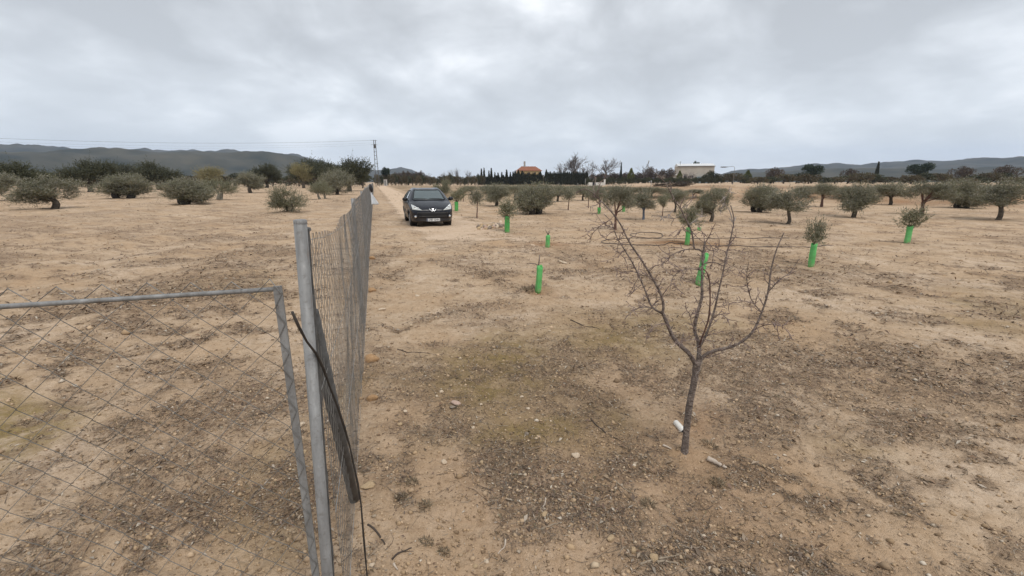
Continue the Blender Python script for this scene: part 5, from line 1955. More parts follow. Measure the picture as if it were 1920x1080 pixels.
def build_car(pos, rz):
    car = empty('parked_car', pos, rz)
    tag(car, 'black compact hatchback parked on the sandy track facing the camera', 'car')
    S = []
    for y, zb, wl, wm, zm, wb, zbelt, wt, zt, c in ST_:
        half = [(0, zb), (wl * .85, zb), (wl, zb + (zm - zb) * .35), (wm, zm), (wb, zbelt), (wt, zt), (wt * .55, zt + c * .8), (0, zt + c)]
        S.append([(x, y, z) for x, z in half])
    S = np.array(S)
    S = cr(S, 4)                                              # along the length
    S = cr(np.transpose(S, (1, 0, 2)), 5)                     # round the section
    S = np.transpose(S, (1, 0, 2))
    right = S[:, ::-1, :].copy()
    right[:, :, 0] *= -1
    loop = np.concatenate([S[:, :-1], right[:, :-1]], 1)      # closed loop: bottom -> side -> top -> other side
    nu, nv = loop.shape[:2]
    V = loop.reshape(-1, 3)
    faces = []
    for i in range(nu - 1):
        for j in range(nv):
            j2 = (j + 1) % nv
            faces.append((i * nv + j, i * nv + j2, (i + 1) * nv + j2, (i + 1) * nv + j))
    faces.append(tuple(range(nv))[::-1])
    faces.append(tuple((nu - 1) * nv + j for j in range(nv)))
    full = BVHTree.FromPolygons([Vector(v) for v in V], faces)
    keep = []
    for f in faces:
        c = V[list(f)].mean(0)
        x, y, z = c
        cut = False
        if 0.95 < y < 1.9 and inside(WS, x, z) and abs(x) < 0.66:
            cut = True
        if y > 3.55 and inside(RW, x, z):
            cut = True
        if abs(x) > 0.5 and z > 0.95 and (inside(SW1, y, z) or inside(SW2, y, z)):
            cut = True
        for wy in (0.86, 3.40):
            if abs(x) > 0.55 and z < 0.75 and math.hypot(y - wy, z - 0.30) < 0.345:
                cut = True
        if not cut:
            keep.append(f)
    me = bpy.data.meshes.new('body')
    me.from_pydata([tuple(v) for v in V], [], keep)
    me.materials.append(M['paint'])
    me.polygons.foreach_set('use_smooth', [True] * len(me.polygons))
    link(bpy.data.objects.new('body', me), car)

    def front(x, z, off):
        h = full.ray_cast(Vector((x, -1, z)), Vector((0, 1, 0)))
        n = h[1]
        if n.y > 0:
            n = -n
        return h[0] + n * off

    def sidep(y, z, sgn, off):
        h = full.ray_cast(Vector((sgn * 2, y, z)), Vector((-sgn, 0, 0)))
        n = h[1]
        if n.x * sgn < 0:
            n = -n
        return h[0] + n * off

    def topp(x, y, off):
        h = full.ray_cast(Vector((x, y, 3)), Vector((0, 0, -1)))
        n = h[1] if h[1].z > 0 else -h[1]
        return h[0] + n * off

    def rearp(x, z, off):
        h = full.ray_cast(Vector((x, 6, z)), Vector((0, -1, 0)))
        n = h[1] if h[1].y > 0 else -h[1]
        return h[0] + n * off

    def patch(name, mat, fn, quad, nu_=8, nv_=6, off=0.004, parent=None, thick=0.006):
        """quad = 4 corners (a, b); fn(a, b, off)"""
        q = [np.array(c, float) for c in quad]
        vs, fs = [], []
        for lay in (off, off - thick):
            for j in range(nv_ + 1):
                for i in range(nu_ + 1):
                    u, v = i / nu_, j / nv_
                    a = q[0] * (1 - u) * (1 - v) + q[1] * u * (1 - v) + q[2] * u * v + q[3] * (1 - u) * v
                    vs.append(tuple(fn(a[0], a[1], lay)))
        m_ = (nu_ + 1) * (nv_ + 1)
        for j in range(nv_):
            for i in range(nu_):
                a = j * (nu_ + 1) + i
                fs.append((a, a + 1, a + nu_ + 2, a + nu_ + 1))
                fs.append((m_ + a, m_ + a + nu_ + 1, m_ + a + nu_ + 2, m_ + a + 1))
        rim_ = [i for i in range(nu_ + 1)] + [(j + 1) * (nu_ + 1) + nu_ for j in range(nv_)] + [nv_ * (nu_ + 1) + i for i in range(nu_ - 1, -1, -1)] + [j * (nu_ + 1) for j in range(nv_ - 1, 0, -1)]
        for k in range(len(rim_)):
            a, b_ = rim_[k], rim_[(k + 1) % len(rim_)]
            fs.append((a, m_ + a, m_ + b_, b_))
        me = bpy.data.meshes.new(name)
        me.from_pydata(vs, [], fs)
        me.materials.append(mat)
        me.polygons.foreach_set('use_smooth', [True] * len(me.polygons))
        o = bpy.data.objects.new(name, me)
        return link(o, parent or car)

    def strip_on(name, mat, fn, pts, r, parent=None, off=0.004):
        b = MB()
        ps = []
        for k in range(len(pts) - 1):
            for t in np.linspace(0, 1, 8, endpoint=False):
                a = np.array(pts[k]) * (1 - t) + np.array(pts[k + 1]) * t
                ps.append(tuple(fn(a[0], a[1], off)))
        ps.append(tuple(fn(*pts[-1], off)))
        b.tube(ps, r, 5)
        return b.build(name, mat, parent or car, True)

    # glazing with black borders
    w = patch('windscreen', M['glass'], front, WS, 14, 10, 0.003, None, 0.004)
    strip_on('windscreen_frame', M['black_trim'], front, [WS[0], WS[1], WS[2], WS[3], WS[0]], 0.016, w)
    w = patch('rear_window', M['glass'], rearp, RW, 10, 6, 0.003, None, 0.004)
    strip_on('window_frame', M['black_trim'], rearp, [RW[0], RW[1], RW[2], RW[3], RW[0]], 0.016, w)
    for sgn in (-1, 1):
        for poly in (SW1, SW2):
            q = poly if len(poly) == 4 else [poly[0], (3.24, 1.05), poly[3], poly[4]]
            f_ = lambda a, c, o_, s=sgn: sidep(a, c, s, o_)
            w = patch('side_window', M['glass'], f_, q, 8, 6, 0.003, None, 0.004)
            strip_on('window_frame', M['black_trim'], f_, [*poly, poly[0]], 0.014, w)
        f_ = lambda a, c, o_, s=sgn: sidep(a, c, s, o_)
        # door seams, handle, sill strip
        d = strip_on('door', M['black_trim'], f_, [(1.32, 0.93), (1.30, 0.55), (1.38, 0.27), (2.30, 0.27), (2.33, 0.95)], 0.006, None, 0.001)
        h_ = patch('door_handle', M['paint'], f_, [(2.10, 0.86), (2.27, 0.865), (2.27, 0.90), (2.10, 0.895)], 4, 2, 0.022, d, 0.02)
        strip_on('rub_strip', M['black_trim'], f_, [(1.36, 0.50), (2.9, 0.52)], 0.018, None, 0.0)
        for wy in (0.86, 3.40):
            # arch lip
            b = MB()
            ps = []
            for a in np.linspace(math.radians(-22), math.radians(202), 26):
                p = sidep(wy + 0.350 * math.cos(a), max(0.19, 0.30 + 0.350 * math.sin(a)), sgn, 0.0)
                ps.append(tuple(p))
            b.tube(ps, 0.020, 6)
            b.build('wheel_arch', M['paint'], car, True)
            # arch liner
            b = MB()
            b.lathe([(0.36, 0.0), (0.36, 0.26)], (sgn * 0.56 if sgn > 0 else -0.82, wy, 0.30), 'x', 24)
            b.lathe([(0.0, 0.0), (0.36, 0.0)], (sgn * 0.56, wy, 0.30), 'x', 24)
            b.build('wheel_arch_liner', M['black_trim'], car)
            wh = empty('wheel', (sgn * 0.745, wy, 0.298))
            wh.parent = car
            if sgn < 0:
                wh.rotation_euler = (0, 0, math.pi)
            b = MB()
            b.lathe([(0.205, -0.09), (0.25, -0.095), (0.285, -0.085), (0.300, -0.06), (0.303, 0.0), (0.300, 0.06), (0.285, 0.085), (0.25, 0.095), (0.205, 0.088), (0.205, -0.09)], (0, 0, 0), 'x', 32)
            b.build('tyre', M['tyre'], wh, True)
            b = MB()
            b.lathe([(0.205, 0.088), (0.198, 0.090), (0.192, 0.05), (0.0, 0.045)], (0, 0, 0), 'x', 32)
            for k in range(5):
                a = 2 * math.pi * k / 5
                b.tube([(0.075, 0.03 * math.cos(a), 0.03 * math.sin(a)), (0.085, 0.12 * math.cos(a), 0.12 * math.sin(a)), (0.085, 0.195 * math.cos(a), 0.195 * math.sin(a))], [0.03, 0.024, 0.026], 6)
            b.lathe([(0.045, 0.05), (0.045, 0.105), (0.0, 0.108)], (0, 0, 0), 'x', 12)
            b.build('rim', M['rim'], wh, True)
        # mirror
        mr = MB()
        base = sidep(1.36, 1.0, sgn, 0.0)
        c = Vector((sgn * 0.945, 1.30, 1.035))
        vs, fs = [], []
        nr, ns = 8, 12
        for i in range(nr + 1):
            t = i / nr
            ry = math.sin(math.pi * (0.04 + 0.92 * t))
            for k in range(ns):
                a = 2 * math.pi * k / ns
                vs.append((c.x + 0.115 * (t - 0.5) * 2 * 0.95, c.y + 0.075 * ry * math.cos(a), c.z + 0.085 * ry ** 0.7 * math.sin(a)))
        for i in range(nr):
            for k in range(ns):
                k2 = (k + 1) % ns
                fs.append((i * ns + k, i * ns + k2, (i + 1) * ns + k2, (i + 1) * ns + k))
        fs.append(tuple(range(ns))[::-1])
        fs.append(tuple(nr * ns + k for k in range(ns)))
        mr.add(vs, fs)
        mr.tube([(base.x, base.y, 0.985), (c.x - sgn * 0.07, c.y, c.z - 0.03)], [0.03, 0.022], 6)
        mr.build('wing_mirror', M['paint'] if sgn > 0 else M['black_trim'], car, True)
        # lights
        hl = patch('headlight', M['lens'], front, [(sgn * 0.40, 0.635), (sgn * 0.765, 0.665), (sgn * 0.785, 0.855), (sgn * 0.70, 0.82)], 12, 6, 0.010, None, 0.016)
        for (x, z, r) in ((0.655, 0.735, 0.052), (0.54, 0.69, 0.036)):
            b = MB()
            p = front(sgn * x, z, 0.012)
            b.lathe([(r, 0.004), (r * 0.8, -0.010), (r * 0.4, -0.004), (0.0, -0.002)], tuple(p), 'y', 14)
            b.build('lamp', M['reflector'], hl, True)
        fg = patch('fog_light_housing', M['grille'], front, [(sgn * 0.58, 0.33), (sgn * 0.74, 0.34), (sgn * 0.73, 0.46), (sgn * 0.60, 0.46)], 5, 4, 0.004, None, 0.006)
        b = MB()
        p = front(sgn * 0.665, 0.40, 0.010)
        b.lathe([(0.048, 0.006), (0.046, -0.012), (0.030, -0.020), (0.0, -0.022)], tuple(p), 'y', 16)
        b.build('fog_light', M['reflector'], fg, True)
        tl = patch('tail_light', simple('red_tail_lens', (0.30, 0.012, 0.012), (0.2, 0.008, 0.008), 9, 0.15), rearp, [(sgn * 0.62, 0.70), (sgn * 0.74, 0.72), (sgn * 0.72, 0.94), (sgn * 0.63, 0.93)], 5, 5, 0.008)
    # bonnet seams
    for sgn in (-1, 1):
        strip_on('bonnet_seam', M['black_trim'], topp, [(sgn * 0.44, 0.12), (sgn * 0.60, 0.45), (sgn * 0.68, 0.93)], 0.005, None, 0.0)
    strip_on('bonnet_edge', M['black_trim'], front, [(-0.42, 0.625), (-0.2, 0.602), (0.2, 0.602), (0.42, 0.625)], 0.005, None, 0.0)
    # grille mouth with bright upper line and slats
    gr = patch('grille', M['grille'], front, [(-0.56, 0.345), (0.56, 0.345), (0.60, 0.545), (-0.60, 0.545)], 16, 6, 0.004)
    strip_on('grille_trim', M['galv_dark'], front, [(-0.60, 0.553), (0.0, 0.548), (0.60, 0.553)], 0.010, gr, 0.010)
    strip_on('grille_bar', M['black_trim'], front, [(-0.57, 0.50), (0.57, 0.50)], 0.010, gr, 0.012)
    strip_on('grille_bar', M['black_trim'], front, [(-0.56, 0.455), (0.56, 0.455)], 0.010, gr, 0.012)
    strip_on('grille_bar', M['galv_dark'], front, [(-0.55, 0.41), (0.55, 0.41)], 0.009, gr, 0.014)
    strip_on('bumper_lip', M['black_trim'], front, [(-0.70, 0.255), (0.0, 0.235), (0.70, 0.255)], 0.022, None, 0.004)
    # number plate
    py = front(0.0, 0.31, 0.02).y - 0.012
    pl = empty('number_plate', (0.0, py, 0.275))
    pl.parent = car
    pl.rotation_euler = (R(-6), 0, 0)
    b = MB()
    b.box((-0.26, -0.004, -0.055), (0.26, 0.004, 0.055))
    b.build('plate', M['plate_white'], pl)
    b = MB()
    b.box((-0.256, -0.007, -0.051), (-0.218, -0.0045, 0.051))
    b.build('blue_band', M['plate_blue'], pl)
    b = MB()
    for x0, x1, z0, z1 in ((-0.27, 0.27, 0.0555, 0.064), (-0.27, 0.27, -0.064, -0.0555), (-0.27, -0.2605, -0.055, 0.055), (0.2605, 0.27, -0.055, 0.055)):
        b.box((x0, -0.006, z0), (x1, 0.006, z1))
    b.build('plate_frame', M['black_trim'], pl)
    cu = bpy.data.curves.new('plate_text', 'FONT')
    cu.body = '2787 GHH'
    cu.size = 0.112
    cu.align_x = 'CENTER'
    cu.align_y = 'CENTER'
    cu.extrude = 0.0012
    cu.offset = 0.0016
    tmp = bpy.data.objects.new('plate_text', cu)
    COL.objects.link(tmp)
    dg = bpy.context.evaluated_depsgraph_get()
    tme = bpy.data.meshes.new_from_object(tmp.evaluated_get(dg))
    bpy.data.objects.remove(tmp, do_unlink=True)
    tme.materials.clear()
    tme.materials.append(M['grille'])
    to = bpy.data.objects.new('lettering', tme)
    to.location = (0.018, -0.0062, 0.0)
    to.rotation_euler = (R(90), 0, 0)
    to.scale = (0.86, 1, 1)
    link(to, pl)
    # badge: bright curved shield line with a rearing figure in the middle
    bd = empty('badge', tuple(front(0, 0.66, 0.008)))
    bd.parent = car
    bd.rotation_euler = (R(-32), 0, 0)
    bd.scale = (1.08, 1.08, 1.08)
    b = MB()
    b.add([(-0.098, 0, 0.055), (0.098, 0, 0.055), (0.07, 0, -0.02), (0.045, 0, -0.052), (-0.045, 0, -0.052), (-0.07, 0, -0.02)], [(0, 5, 4, 3, 2, 1)])
    b.build('badge_recess', M['grille'], bd)
    b = MB()
    arc = [(-0.132, 0.050), (-0.112, 0.012), (-0.088, -0.030), (-0.055, -0.058), (0.0, -0.066), (0.055, -0.058), (0.088, -0.030), (0.112, 0.012), (0.132, 0.050)]
    b.tube([(x, -0.012, z) for x, z in arc], [0.005, 0.009, 0.011, 0.012, 0.013, 0.012, 0.011, 0.009, 0.005], 8)
    b.build('badge_rim', M['chrome'], bd, True)
    b = MB()
    fig = [(0.62 * fx_, 0.62 * fz_ + 0.004) for fx_, fz_ in ((-0.010, -0.040), (0.018, -0.044), (0.044, -0.034), (0.034, -0.010), (0.052, 0.012), (0.034, 0.022), (0.018, 0.030), (0.004, 0.052), (-0.012, 0.036), (-0.030, 0.030), (-0.056, 0.022), (-0.050, 0.012), (-0.026, 0.008), (-0.034, -0.020))]
    nfg = len(fig)
    b.add([(x, -0.020, z) for x, z in fig] + [(x, -0.004, z) for x, z in fig], [tuple(range(nfg))[::-1]] + [(k, (k + 1) % nfg, nfg + (k + 1) % nfg, nfg + k) for k in range(nfg)])
    b.build('badge_figure', M['chrome'], bd)
    # wipers
    for x0, x1 in ((-0.10, -0.60), (0.52, 0.02)):
        strip_on('wiper', M['black_trim'], front, [(x0, 1.03), ((x0 + x1) / 2, 1.046), (x1, 1.05)], 0.011, None, 0.016)
    strip_on('cowl', M['black_trim'], front, [(-0.62, 1.005), (0.62, 1.005)], 0.02, None, 0.006)
    # interior
    b = MB()
    b.box((-0.70, 1.15, 0.30), (0.70, 3.7, 0.36))
    b.build('cabin_floor', M['black_trim'], car)
    b = MB()
    b.box((-0.68, 1.12, 0.62), (0.68, 1.48, 0.95))
    b.build('dashboard', M['black_trim'], car)
    for sgn in (-1, 1):
        st = empty('front_seat', (sgn * 0.34, 2.12, 0.42))
        st.parent = car
        b = MB()
        b.tube([(0, 0.05, 0.10), (0, 0.14, 0.35), (0, 0.20, 0.62)], [0.22, 0.23, 0.17], 10)
        b.build('seat_back', M['seat'], st, True)
        b = MB()
        b.tube([(0, 0.19, 0.66), (0, 0.20, 0.74), (0, 0.21, 0.82)], [0.07, 0.125, 0.08], 10)
        b.build('headrest', M['seat'], st, True)
        b = MB()
        b.tube([(0, -0.35, 0.06), (0, 0.06, 0.03)], [0.20, 0.22], 10)
        b.build('seat_cushion', M['seat'], st, True)
    b = MB()
    b.tube([(-0.5, 3.25, 0.55), (-0.5, 3.40, 0.98)], 0.2, 8)
    b.tube([(0.5, 3.25, 0.55), (0.5, 3.40, 0.98)], 0.2, 8)
    b.box((-0.62, 3.2, 0.45), (0.62, 3.5, 0.92))
    b.build('rear_seat', M['seat'], car)
    b = MB()
    ps = [(0.34 + 0.18 * math.cos(a), 1.62 + 0.06 * math.sin(a), 0.93 + 0.17 * math.sin(a)) for a in np.linspace(0, 2 * math.pi, 20)]
    b.tube(ps, 0.016, 6)
    b.build('steering_wheel', M['black_trim'], car, True)
    b = MB()
    b.box((-0.11, 1.60, 1.30), (0.11, 1.63, 1.36))
    b.build('rear_view_mirror', M['black_trim'], car)
    b = MB()
    b.tube([(0.0, 3.35, 1.42), (0.0, 3.55, 1.60)], [0.008, 0.004], 5)
    b.build('aerial', M['black_trim'], car)
    return car


cp = G(813, 425)
build_car((cp[0], cp[1], cp[2] + 0.0), R(18.0))

# ------------------------------------------------------------------ stones and rubble


def stone_mesh(seed, mat):
    rng = np.random.default_rng(seed)
    bm = bmesh.new()
    bmesh.ops.create_icosphere(bm, subdivisions=3, radius=1.0)
    cuts = [(unit(rng.normal(size=3)), rng.uniform(0.55, 0.85)) for _ in range(9)]
    for v in bm.verts:
        p = np.array(v.co)
        for n_, d in cuts:
            s = float(p @ n_)
            if s > d:
                p = p - n_ * (s - d) * 0.85
        p = p * (1 + 0.10 * float(fbm(np.array(p[0] * 2.3 + seed), np.array(p[1] * 2.3 + p[2] * 1.7), 3, seed)))
        v.co = p
    me = bpy.data.meshes.new('stone')
    bm.to_mesh(me)
    bm.free()
    me.polygons.foreach_set('use_smooth', [True] * len(me.polygons))
    me.materials.append(mat)
    return me


M['stone_tan'] = simple('tan_stone', (0.52, 0.38, 0.23), (0.40, 0.28, 0.16), 5, 0.9, 0, 0.5, 25)
M['stone_pale'] = simple('pale_limestone', (0.62, 0.50, 0.37), (0.48, 0.375, 0.265), 5, 0.9, 0, 0.4, 25)
M['stone_orange'] = simple('orange_sandstone', (0.47, 0.29, 0.15), (0.36, 0.21, 0.10), 3, 0.95, 0, 0.7, 14)
M['stone_grey'] = simple('grey_stone', (0.30, 0.245, 0.19), (0.19, 0.15, 0.115), 5, 0.9, 0, 0.5, 25)
M['stone_pink'] = simple('pinkish_stone', (0.55, 0.40, 0.32), (0.40, 0.28, 0.22), 5, 0.9, 0, 0.4, 25)
SM = {}
for mn in ('tan', 'pale', 'orange', 'grey', 'pink'):
    SM[mn] = [stone_mesh(300 + 7 * i + len(mn), M['stone_' + mn]) for i in range(3)]


def stone(px, py, w, mn, label, v=0, flat=0.62, name='stone', group='stones on the soil', asp=1.0):
    p = G(px, py)
    r = px2m(w, p) / 2
    o = inst(name, SM[mn][v % 3], None, (p[0], p[1], p[2] + r * flat * 0.45), RNG.uniform(0, 6.28) if asp == 1 else RNG.uniform(-0.6, 0.2), (r * asp, r, r * flat))
    tag(o, label, 'stone', group)


stone(1145, 1012, 17, 'tan', 'rounded tan stone, left of the three at the bottom right', 0, 0.7)
stone(1188, 1034, 14, 'tan', 'small tan stone, middle of the three at the bottom right', 1, 0.8)
stone(1227, 1047, 18, 'tan', 'tan stone with pale top, right of the three at the bottom right', 2, 0.75)
stone(1080, 855, 17, 'pale', 'flat pale stone in the dry leaf litter', 0, 0.5)
stone(855, 758, 19, 'pink', 'pinkish angular stone beside a dark one left of the moss', 1)
stone(848, 764, 13, 'grey', 'dark flat stone touching the pinkish one', 2, 0.4)
stone(828, 735, 9, 'pale', 'small pale stone above the pinkish one', 0)
stone(819, 743, 6, 'pale', 'tiny pale pebble up left of the pinkish stone', 1)
stone(833, 868, 12, 'pale', 'pale pointed stone on the bare sand at lower left', 2, 0.8)
stone(1021, 966, 14, 'tan', 'yellowish stone beside a bent straw', 0)
stone(887, 803, 7, 'pale', 'white pebble below the moss patch', 1, 0.9)
stone(902, 759, 7, 'pale', 'white pebble on the edge of the moss', 2)
stone(988, 815, 12, 'grey', 'grey stone in the second moss patch', 0)
stone(912, 1054, 11, 'pale', 'pale stone near the bottom edge', 1)
stone(891, 1062, 10, 'tan', 'small tan stone left of the pale one near the bottom edge', 2)
stone(1120, 938, 13, 'grey', 'grey stone deep in the dry leaf litter', 1, 0.6)
stone(978, 745, 8, 'pale', 'small white stone right of the moss', 2)
stone(990, 766, 9, 'pale', 'flat white chip below the small white stone', 0, 0.3)
stone(903, 868, 10, 'tan', 'dull tan stone half sunk above the litter', 0)
stone(1032, 790, 6, 'pale', 'pale pebble right of the second moss patch', 0)
stone(985, 891, 7, 'pale', 'white pebble at the top of the litter', 1)
stone(1155, 916, 7, 'pale', 'white pebble right of the grey stone', 0)
stone(1340, 1000, 8, 'pale', 'pale pebble at the lower right', 2)
stone(760, 771, 10, 'pale', 'pale chip in a row left of the pinkish stone', 0, 0.4)
stone(750, 796, 10, 'tan', 'tan lump on the soil near the fence foot', 2)
stone(716, 581, 14, 'pale', 'whitish flat stone near the fence at middle distance', 1, 0.45)
stone(697, 546, 17, 'orange', 'orange stone against the fence foot, second from the brace', 0)
stone(697, 486, 14, 'orange', 'small orange stone against the fence, farthest of the four', 1)
stone(697, 675, 32, 'orange', 'big flat orange rock against the fence foot', 2, 0.55)
stone(697, 748, 24, 'orange', 'rounded orange earth lump at the fence foot near the brace', 0, 0.5)
stone(690, 912, 26, 'tan', 'pale slab of old mortar at the foot of the brace', 1, 0.35)
stone(782, 555, 11, 'pale', 'white chip lying alone on the sandy track', 0, 0.35)
stone(1058, 494, 12, 'pale', 'white chalky lump beyond the nearest guard', 1, 0.5)
stone(1051, 491, 8, 'pale', 'smaller white chalky lump beyond the nearest guard', 2, 0.5)
stone(566, 797, 14, 'pale', 'pale stone seen through the netting at the left', 0)
stone(568, 850, 14, 'tan', 'tan stone seen through the gate netting', 1)
stone(697, 1060, 12, 'pale', 'pale chip at the bottom edge near the loose wire', 2, 0.5)
# heap of rubble beside the guarded sapling
for k in range(46):
    t = RNG.uniform(0, 1)
    x = 896 + 49 * t + RNG.normal(0, 2)
    y = 429 - 5 * t + RNG.uniform(-4, 3)
    stone(x, y, RNG.uniform(4, 10), ['pale', 'grey', 'tan', 'grey', 'pink'][k % 5], 'broken stone in the rubble heap beside the guarded sapling', k, 0.95, 'rubble_stone', 'rubble heap')
stone(939, 420, 11, 'pale', 'largest white block on top of the rubble heap', 0, 0.9, 'rubble_stone', 'rubble heap')

# white plastic pipe half buried behind the almond trunk
M['pvc'] = simple('white_pvc', (0.74, 0.72, 0.68), (0.60, 0.56, 0.50), 9, 0.4)
pv0, pv1 = G(1266, 794), G(1283, 812)
pv = empty('plastic_pipe', (pv0 + pv1) / 2)
tag(pv, 'short white plastic pipe lying in a hollow behind the almond trunk', 'pipe')
ax = unit(pv1 - pv0)
c0, c1 = -ax * 0.055, ax * 0.055
up3 = np.array([0, 0, 0.012])
b = MB()
b.tube([c0 * 1.15 + up3, c0 * 1.08 + up3, c0 + up3, c1 + up3 * 0.6], [0.010, 0.018, 0.0215, 0.0215], 16)
b.build('pipe_body', M['pvc'], pv, True)
b = MB()
b.tube([c1 + up3 * 0.6, c1 * 1.12 + up3 * 0.5], [0.0195, 0.0195], 16)
b.build('pipe_socket', M['black_trim'], pv, True)

# sticks on the ground


def stick(pix, r0, label, mat=None, lift=0.0):
    pts = smooth_path([G(x, y) for x, y in pix], 4)
    for p in pts:
        p[2] = float(H(p[0], p[1])) + r0 * 0.7 + lift
    o = pts[0].copy()
    n_ = len(pts)
    b = MB()
    b.tube([p - o for p in pts], [r0 * (1 - 0.55 * i / (n_ - 1)) * RNG.uniform(0.85, 1.15) for i in range(n_)], 7)
    ob = b.build('stick', mat or M['stick'], None, True)
    ob.location = [float(c) for c in o]
    tag(ob, label, 'stick', 'sticks on the soil')


M['stick'] = simple('dry_wood', (0.36, 0.29, 0.21), (0.20, 0.155, 0.11), 30, 0.9)
M['stick_pale'] = simple('pale_driftwood', (0.50, 0.42, 0.34), (0.36, 0.29, 0.23), 30, 0.85)
M['stick_dark'] = simple('dark_twig', (0.075, 0.055, 0.042), (0.04, 0.03, 0.024), 30, 0.9)
stick([(1327, 863), (1338, 868), (1352, 876)], 0.020, 'thick pale piece of root right of the almond foot', M['stick_pale'])
stick([(1356, 876), (1362, 879)], 0.012, 'small stub at the end of the pale root', M['stick_pale'])
stick([(1243, 836), (1251, 839), (1259, 843)], 0.008, 'short pale twig left of the almond foot', M['stick_pale'])
stick([(1023, 935), (1021, 948), (1012, 957)], 0.006, 'bent yellowish straw above the yellowish stone', M['stick_pale'])
stick([(1015, 992), (1035, 985), (1052, 980)], 0.005, 'straight brown twig on the bare sand', M['stick'])
stick([(948, 1012), (946, 1026), (938, 1034), (930, 1044)], 0.005, 'curved pale twig near the bottom centre', M['stick_pale'])
stick([(738, 1058), (742, 1065), (746, 1070)], 0.007, 'short pale cut stick at the bottom left', M['stick_pale'])
stick([(1200, 1060), (1222, 1052), (1250, 1046), (1275, 1040)], 0.006, 'long grey twig below the three tan stones', M['stick'])
stick([(1232, 1056), (1250, 1054), (1272, 1058)], 0.008, 'thick grey twig at the bottom right', M['stick'])
stick([(1150, 900), (1172, 918), (1186, 925)], 0.005, 'grey twig lying in the right leaf litter', M['stick'])
stick([(1108, 785), (1135, 812), (1165, 828)], 0.005, 'thin dark twig left of the almond', M['stick_dark'])
stick([(745, 655), (790, 662), (830, 664)], 0.005, 'thin dark twig left of the moss', M['stick_dark'])
stick([(1070, 600), (1095, 612), (1125, 618)], 0.006, 'thin dark twig in the middle of the clearing', M['stick_dark'])
stick([(735, 1050), (752, 1036), (772, 1028)], 0.005, 'dark twig near the loose wire', M['stick_dark'])
stick([(690, 985), (712, 1006), (722, 1022)], 0.006, 'dark rooty twig right of the loose wire', M['stick_dark'])

# pile of cut branches on the bank
bp = ground_at(1258, 72)
brush = empty('brush_pile', bp)
tag(brush, 'dark pile of cut branches on top of the earth bank', 'brush pile')
for k in range(16):
    a = RNG.normal(0.05, 0.22)
    L = RNG.uniform(1.6, 4.0)
    x, y, z = RNG.uniform(-2.0, 2.6), RNG.uniform(-0.4, 0.4), RNG.uniform(0.1, 0.5)
    d = np.array([math.cos(a), RNG.normal(0, 0.3), math.sin(a) * 0.6 + 0.10])
    b = MB()
    pts = wavy((x - d[0] * L / 2, y, max(0.05, z - 0.1)), (x + d[0] * L / 2, y + d[1] * L / 2, max(0.05, z + d[2] * L / 2)), 5, 0.08, RNG)
    b.tube(pts, [0.07, 0.065, 0.06, 0.05, 0.04, 0.02], 5)
    b.build('branch', M['stick_dark'], brush)
rng_ = np.random.default_rng(77)
Pt = np.stack([rng_.uniform(-2.8, 3.0, 900), rng_.uniform(-0.7, 0.7, 900), rng_.uniform(0.0, 0.55, 900)], 1)
Pt[:, 2] += np.clip(Pt[:, 0], -1, 3) * 0.10
V_, F_ = leaf_arrays(Pt, unit(rng_.normal(size=(900, 3)) + np.array([0.6, 0, 0])), 0.5, 0.05, rng_)
o = inst('twigs', big_mesh('twigs', V_, F_, M['stick_dark']), brush)
o['kind'] = 'stuff'

# ------------------------------------------------------------------ litter: dry leaves, twigs, gravel, weeds


def sample_ground(n, r0, r1, az0, az1, rng, power=1.0):
    """points spread so that the picture gets an even density"""
    r = 1 / np.sqrt(rng.uniform(1 / r1 ** 2, 1 / r0 ** 2, n)) if power == 2 else r0 * (r1 / r0) ** rng.uniform(0, 1, n)
    a = np.radians(rng.uniform(az0, az1, n))
    return r * np.sin(a), r * np.cos(a), r


def scatter_leaves(name, n, r0, r1, wfun, size, mat, label, seed, flat=0.35, aspect=0.34, lift=0.004):
    rng = np.random.default_rng(seed)
    x, y, r = sample_ground(n, r0, r1, -56, 56, rng)
    d, ms, dp = soil_masks(x, y)
    k = rng.uniform(0, 1, n) < wfun(d, ms, dp, x, y)
    x, y, r = x[k], y[k], r[k]
    m = len(x)
    P = np.stack([x, y, H(x, y) + lift], 1)
    a = rng.uniform(0, 2 * np.pi, m)
    D = unit(np.stack([np.cos(a), np.sin(a), rng.normal(0.08, flat, m)], 1))
    L = size * np.minimum(rng.lognormal(0, 0.4, m), 1.7) * np.clip(r / 3.0, 1, 3.5) ** 0.5
    side = unit(np.cross(D, np.array([0, 0, 1.0])) + np.stack([np.zeros(m), np.zeros(m), rng.normal(0, 0.5, m)], 1))
    W = L * aspect * rng.uniform(0.6, 1.3, m)
    curl = np.array([0, 0, 1.0]) * (L * rng.uniform(0.0, 0.25, m))[:, None]
    V = np.stack([P, P + D * (L * .5)[:, None] + side * (W * .5)[:, None] + curl, P + D * L[:, None], P + D * (L * .5)[:, None] - side * (W * .5)[:, None] + curl * 0.6], 1).reshape(-1, 3)
    q = np.arange(m * 4).reshape(-1, 4)
    t = np.concatenate([q[:, [0, 1, 2]], q[:, [0, 2, 3]]])
    o = link(bpy.data.objects.new(name, big_mesh(name, V, t, mat)))
    return tag(o, label, None, None, 'stuff')


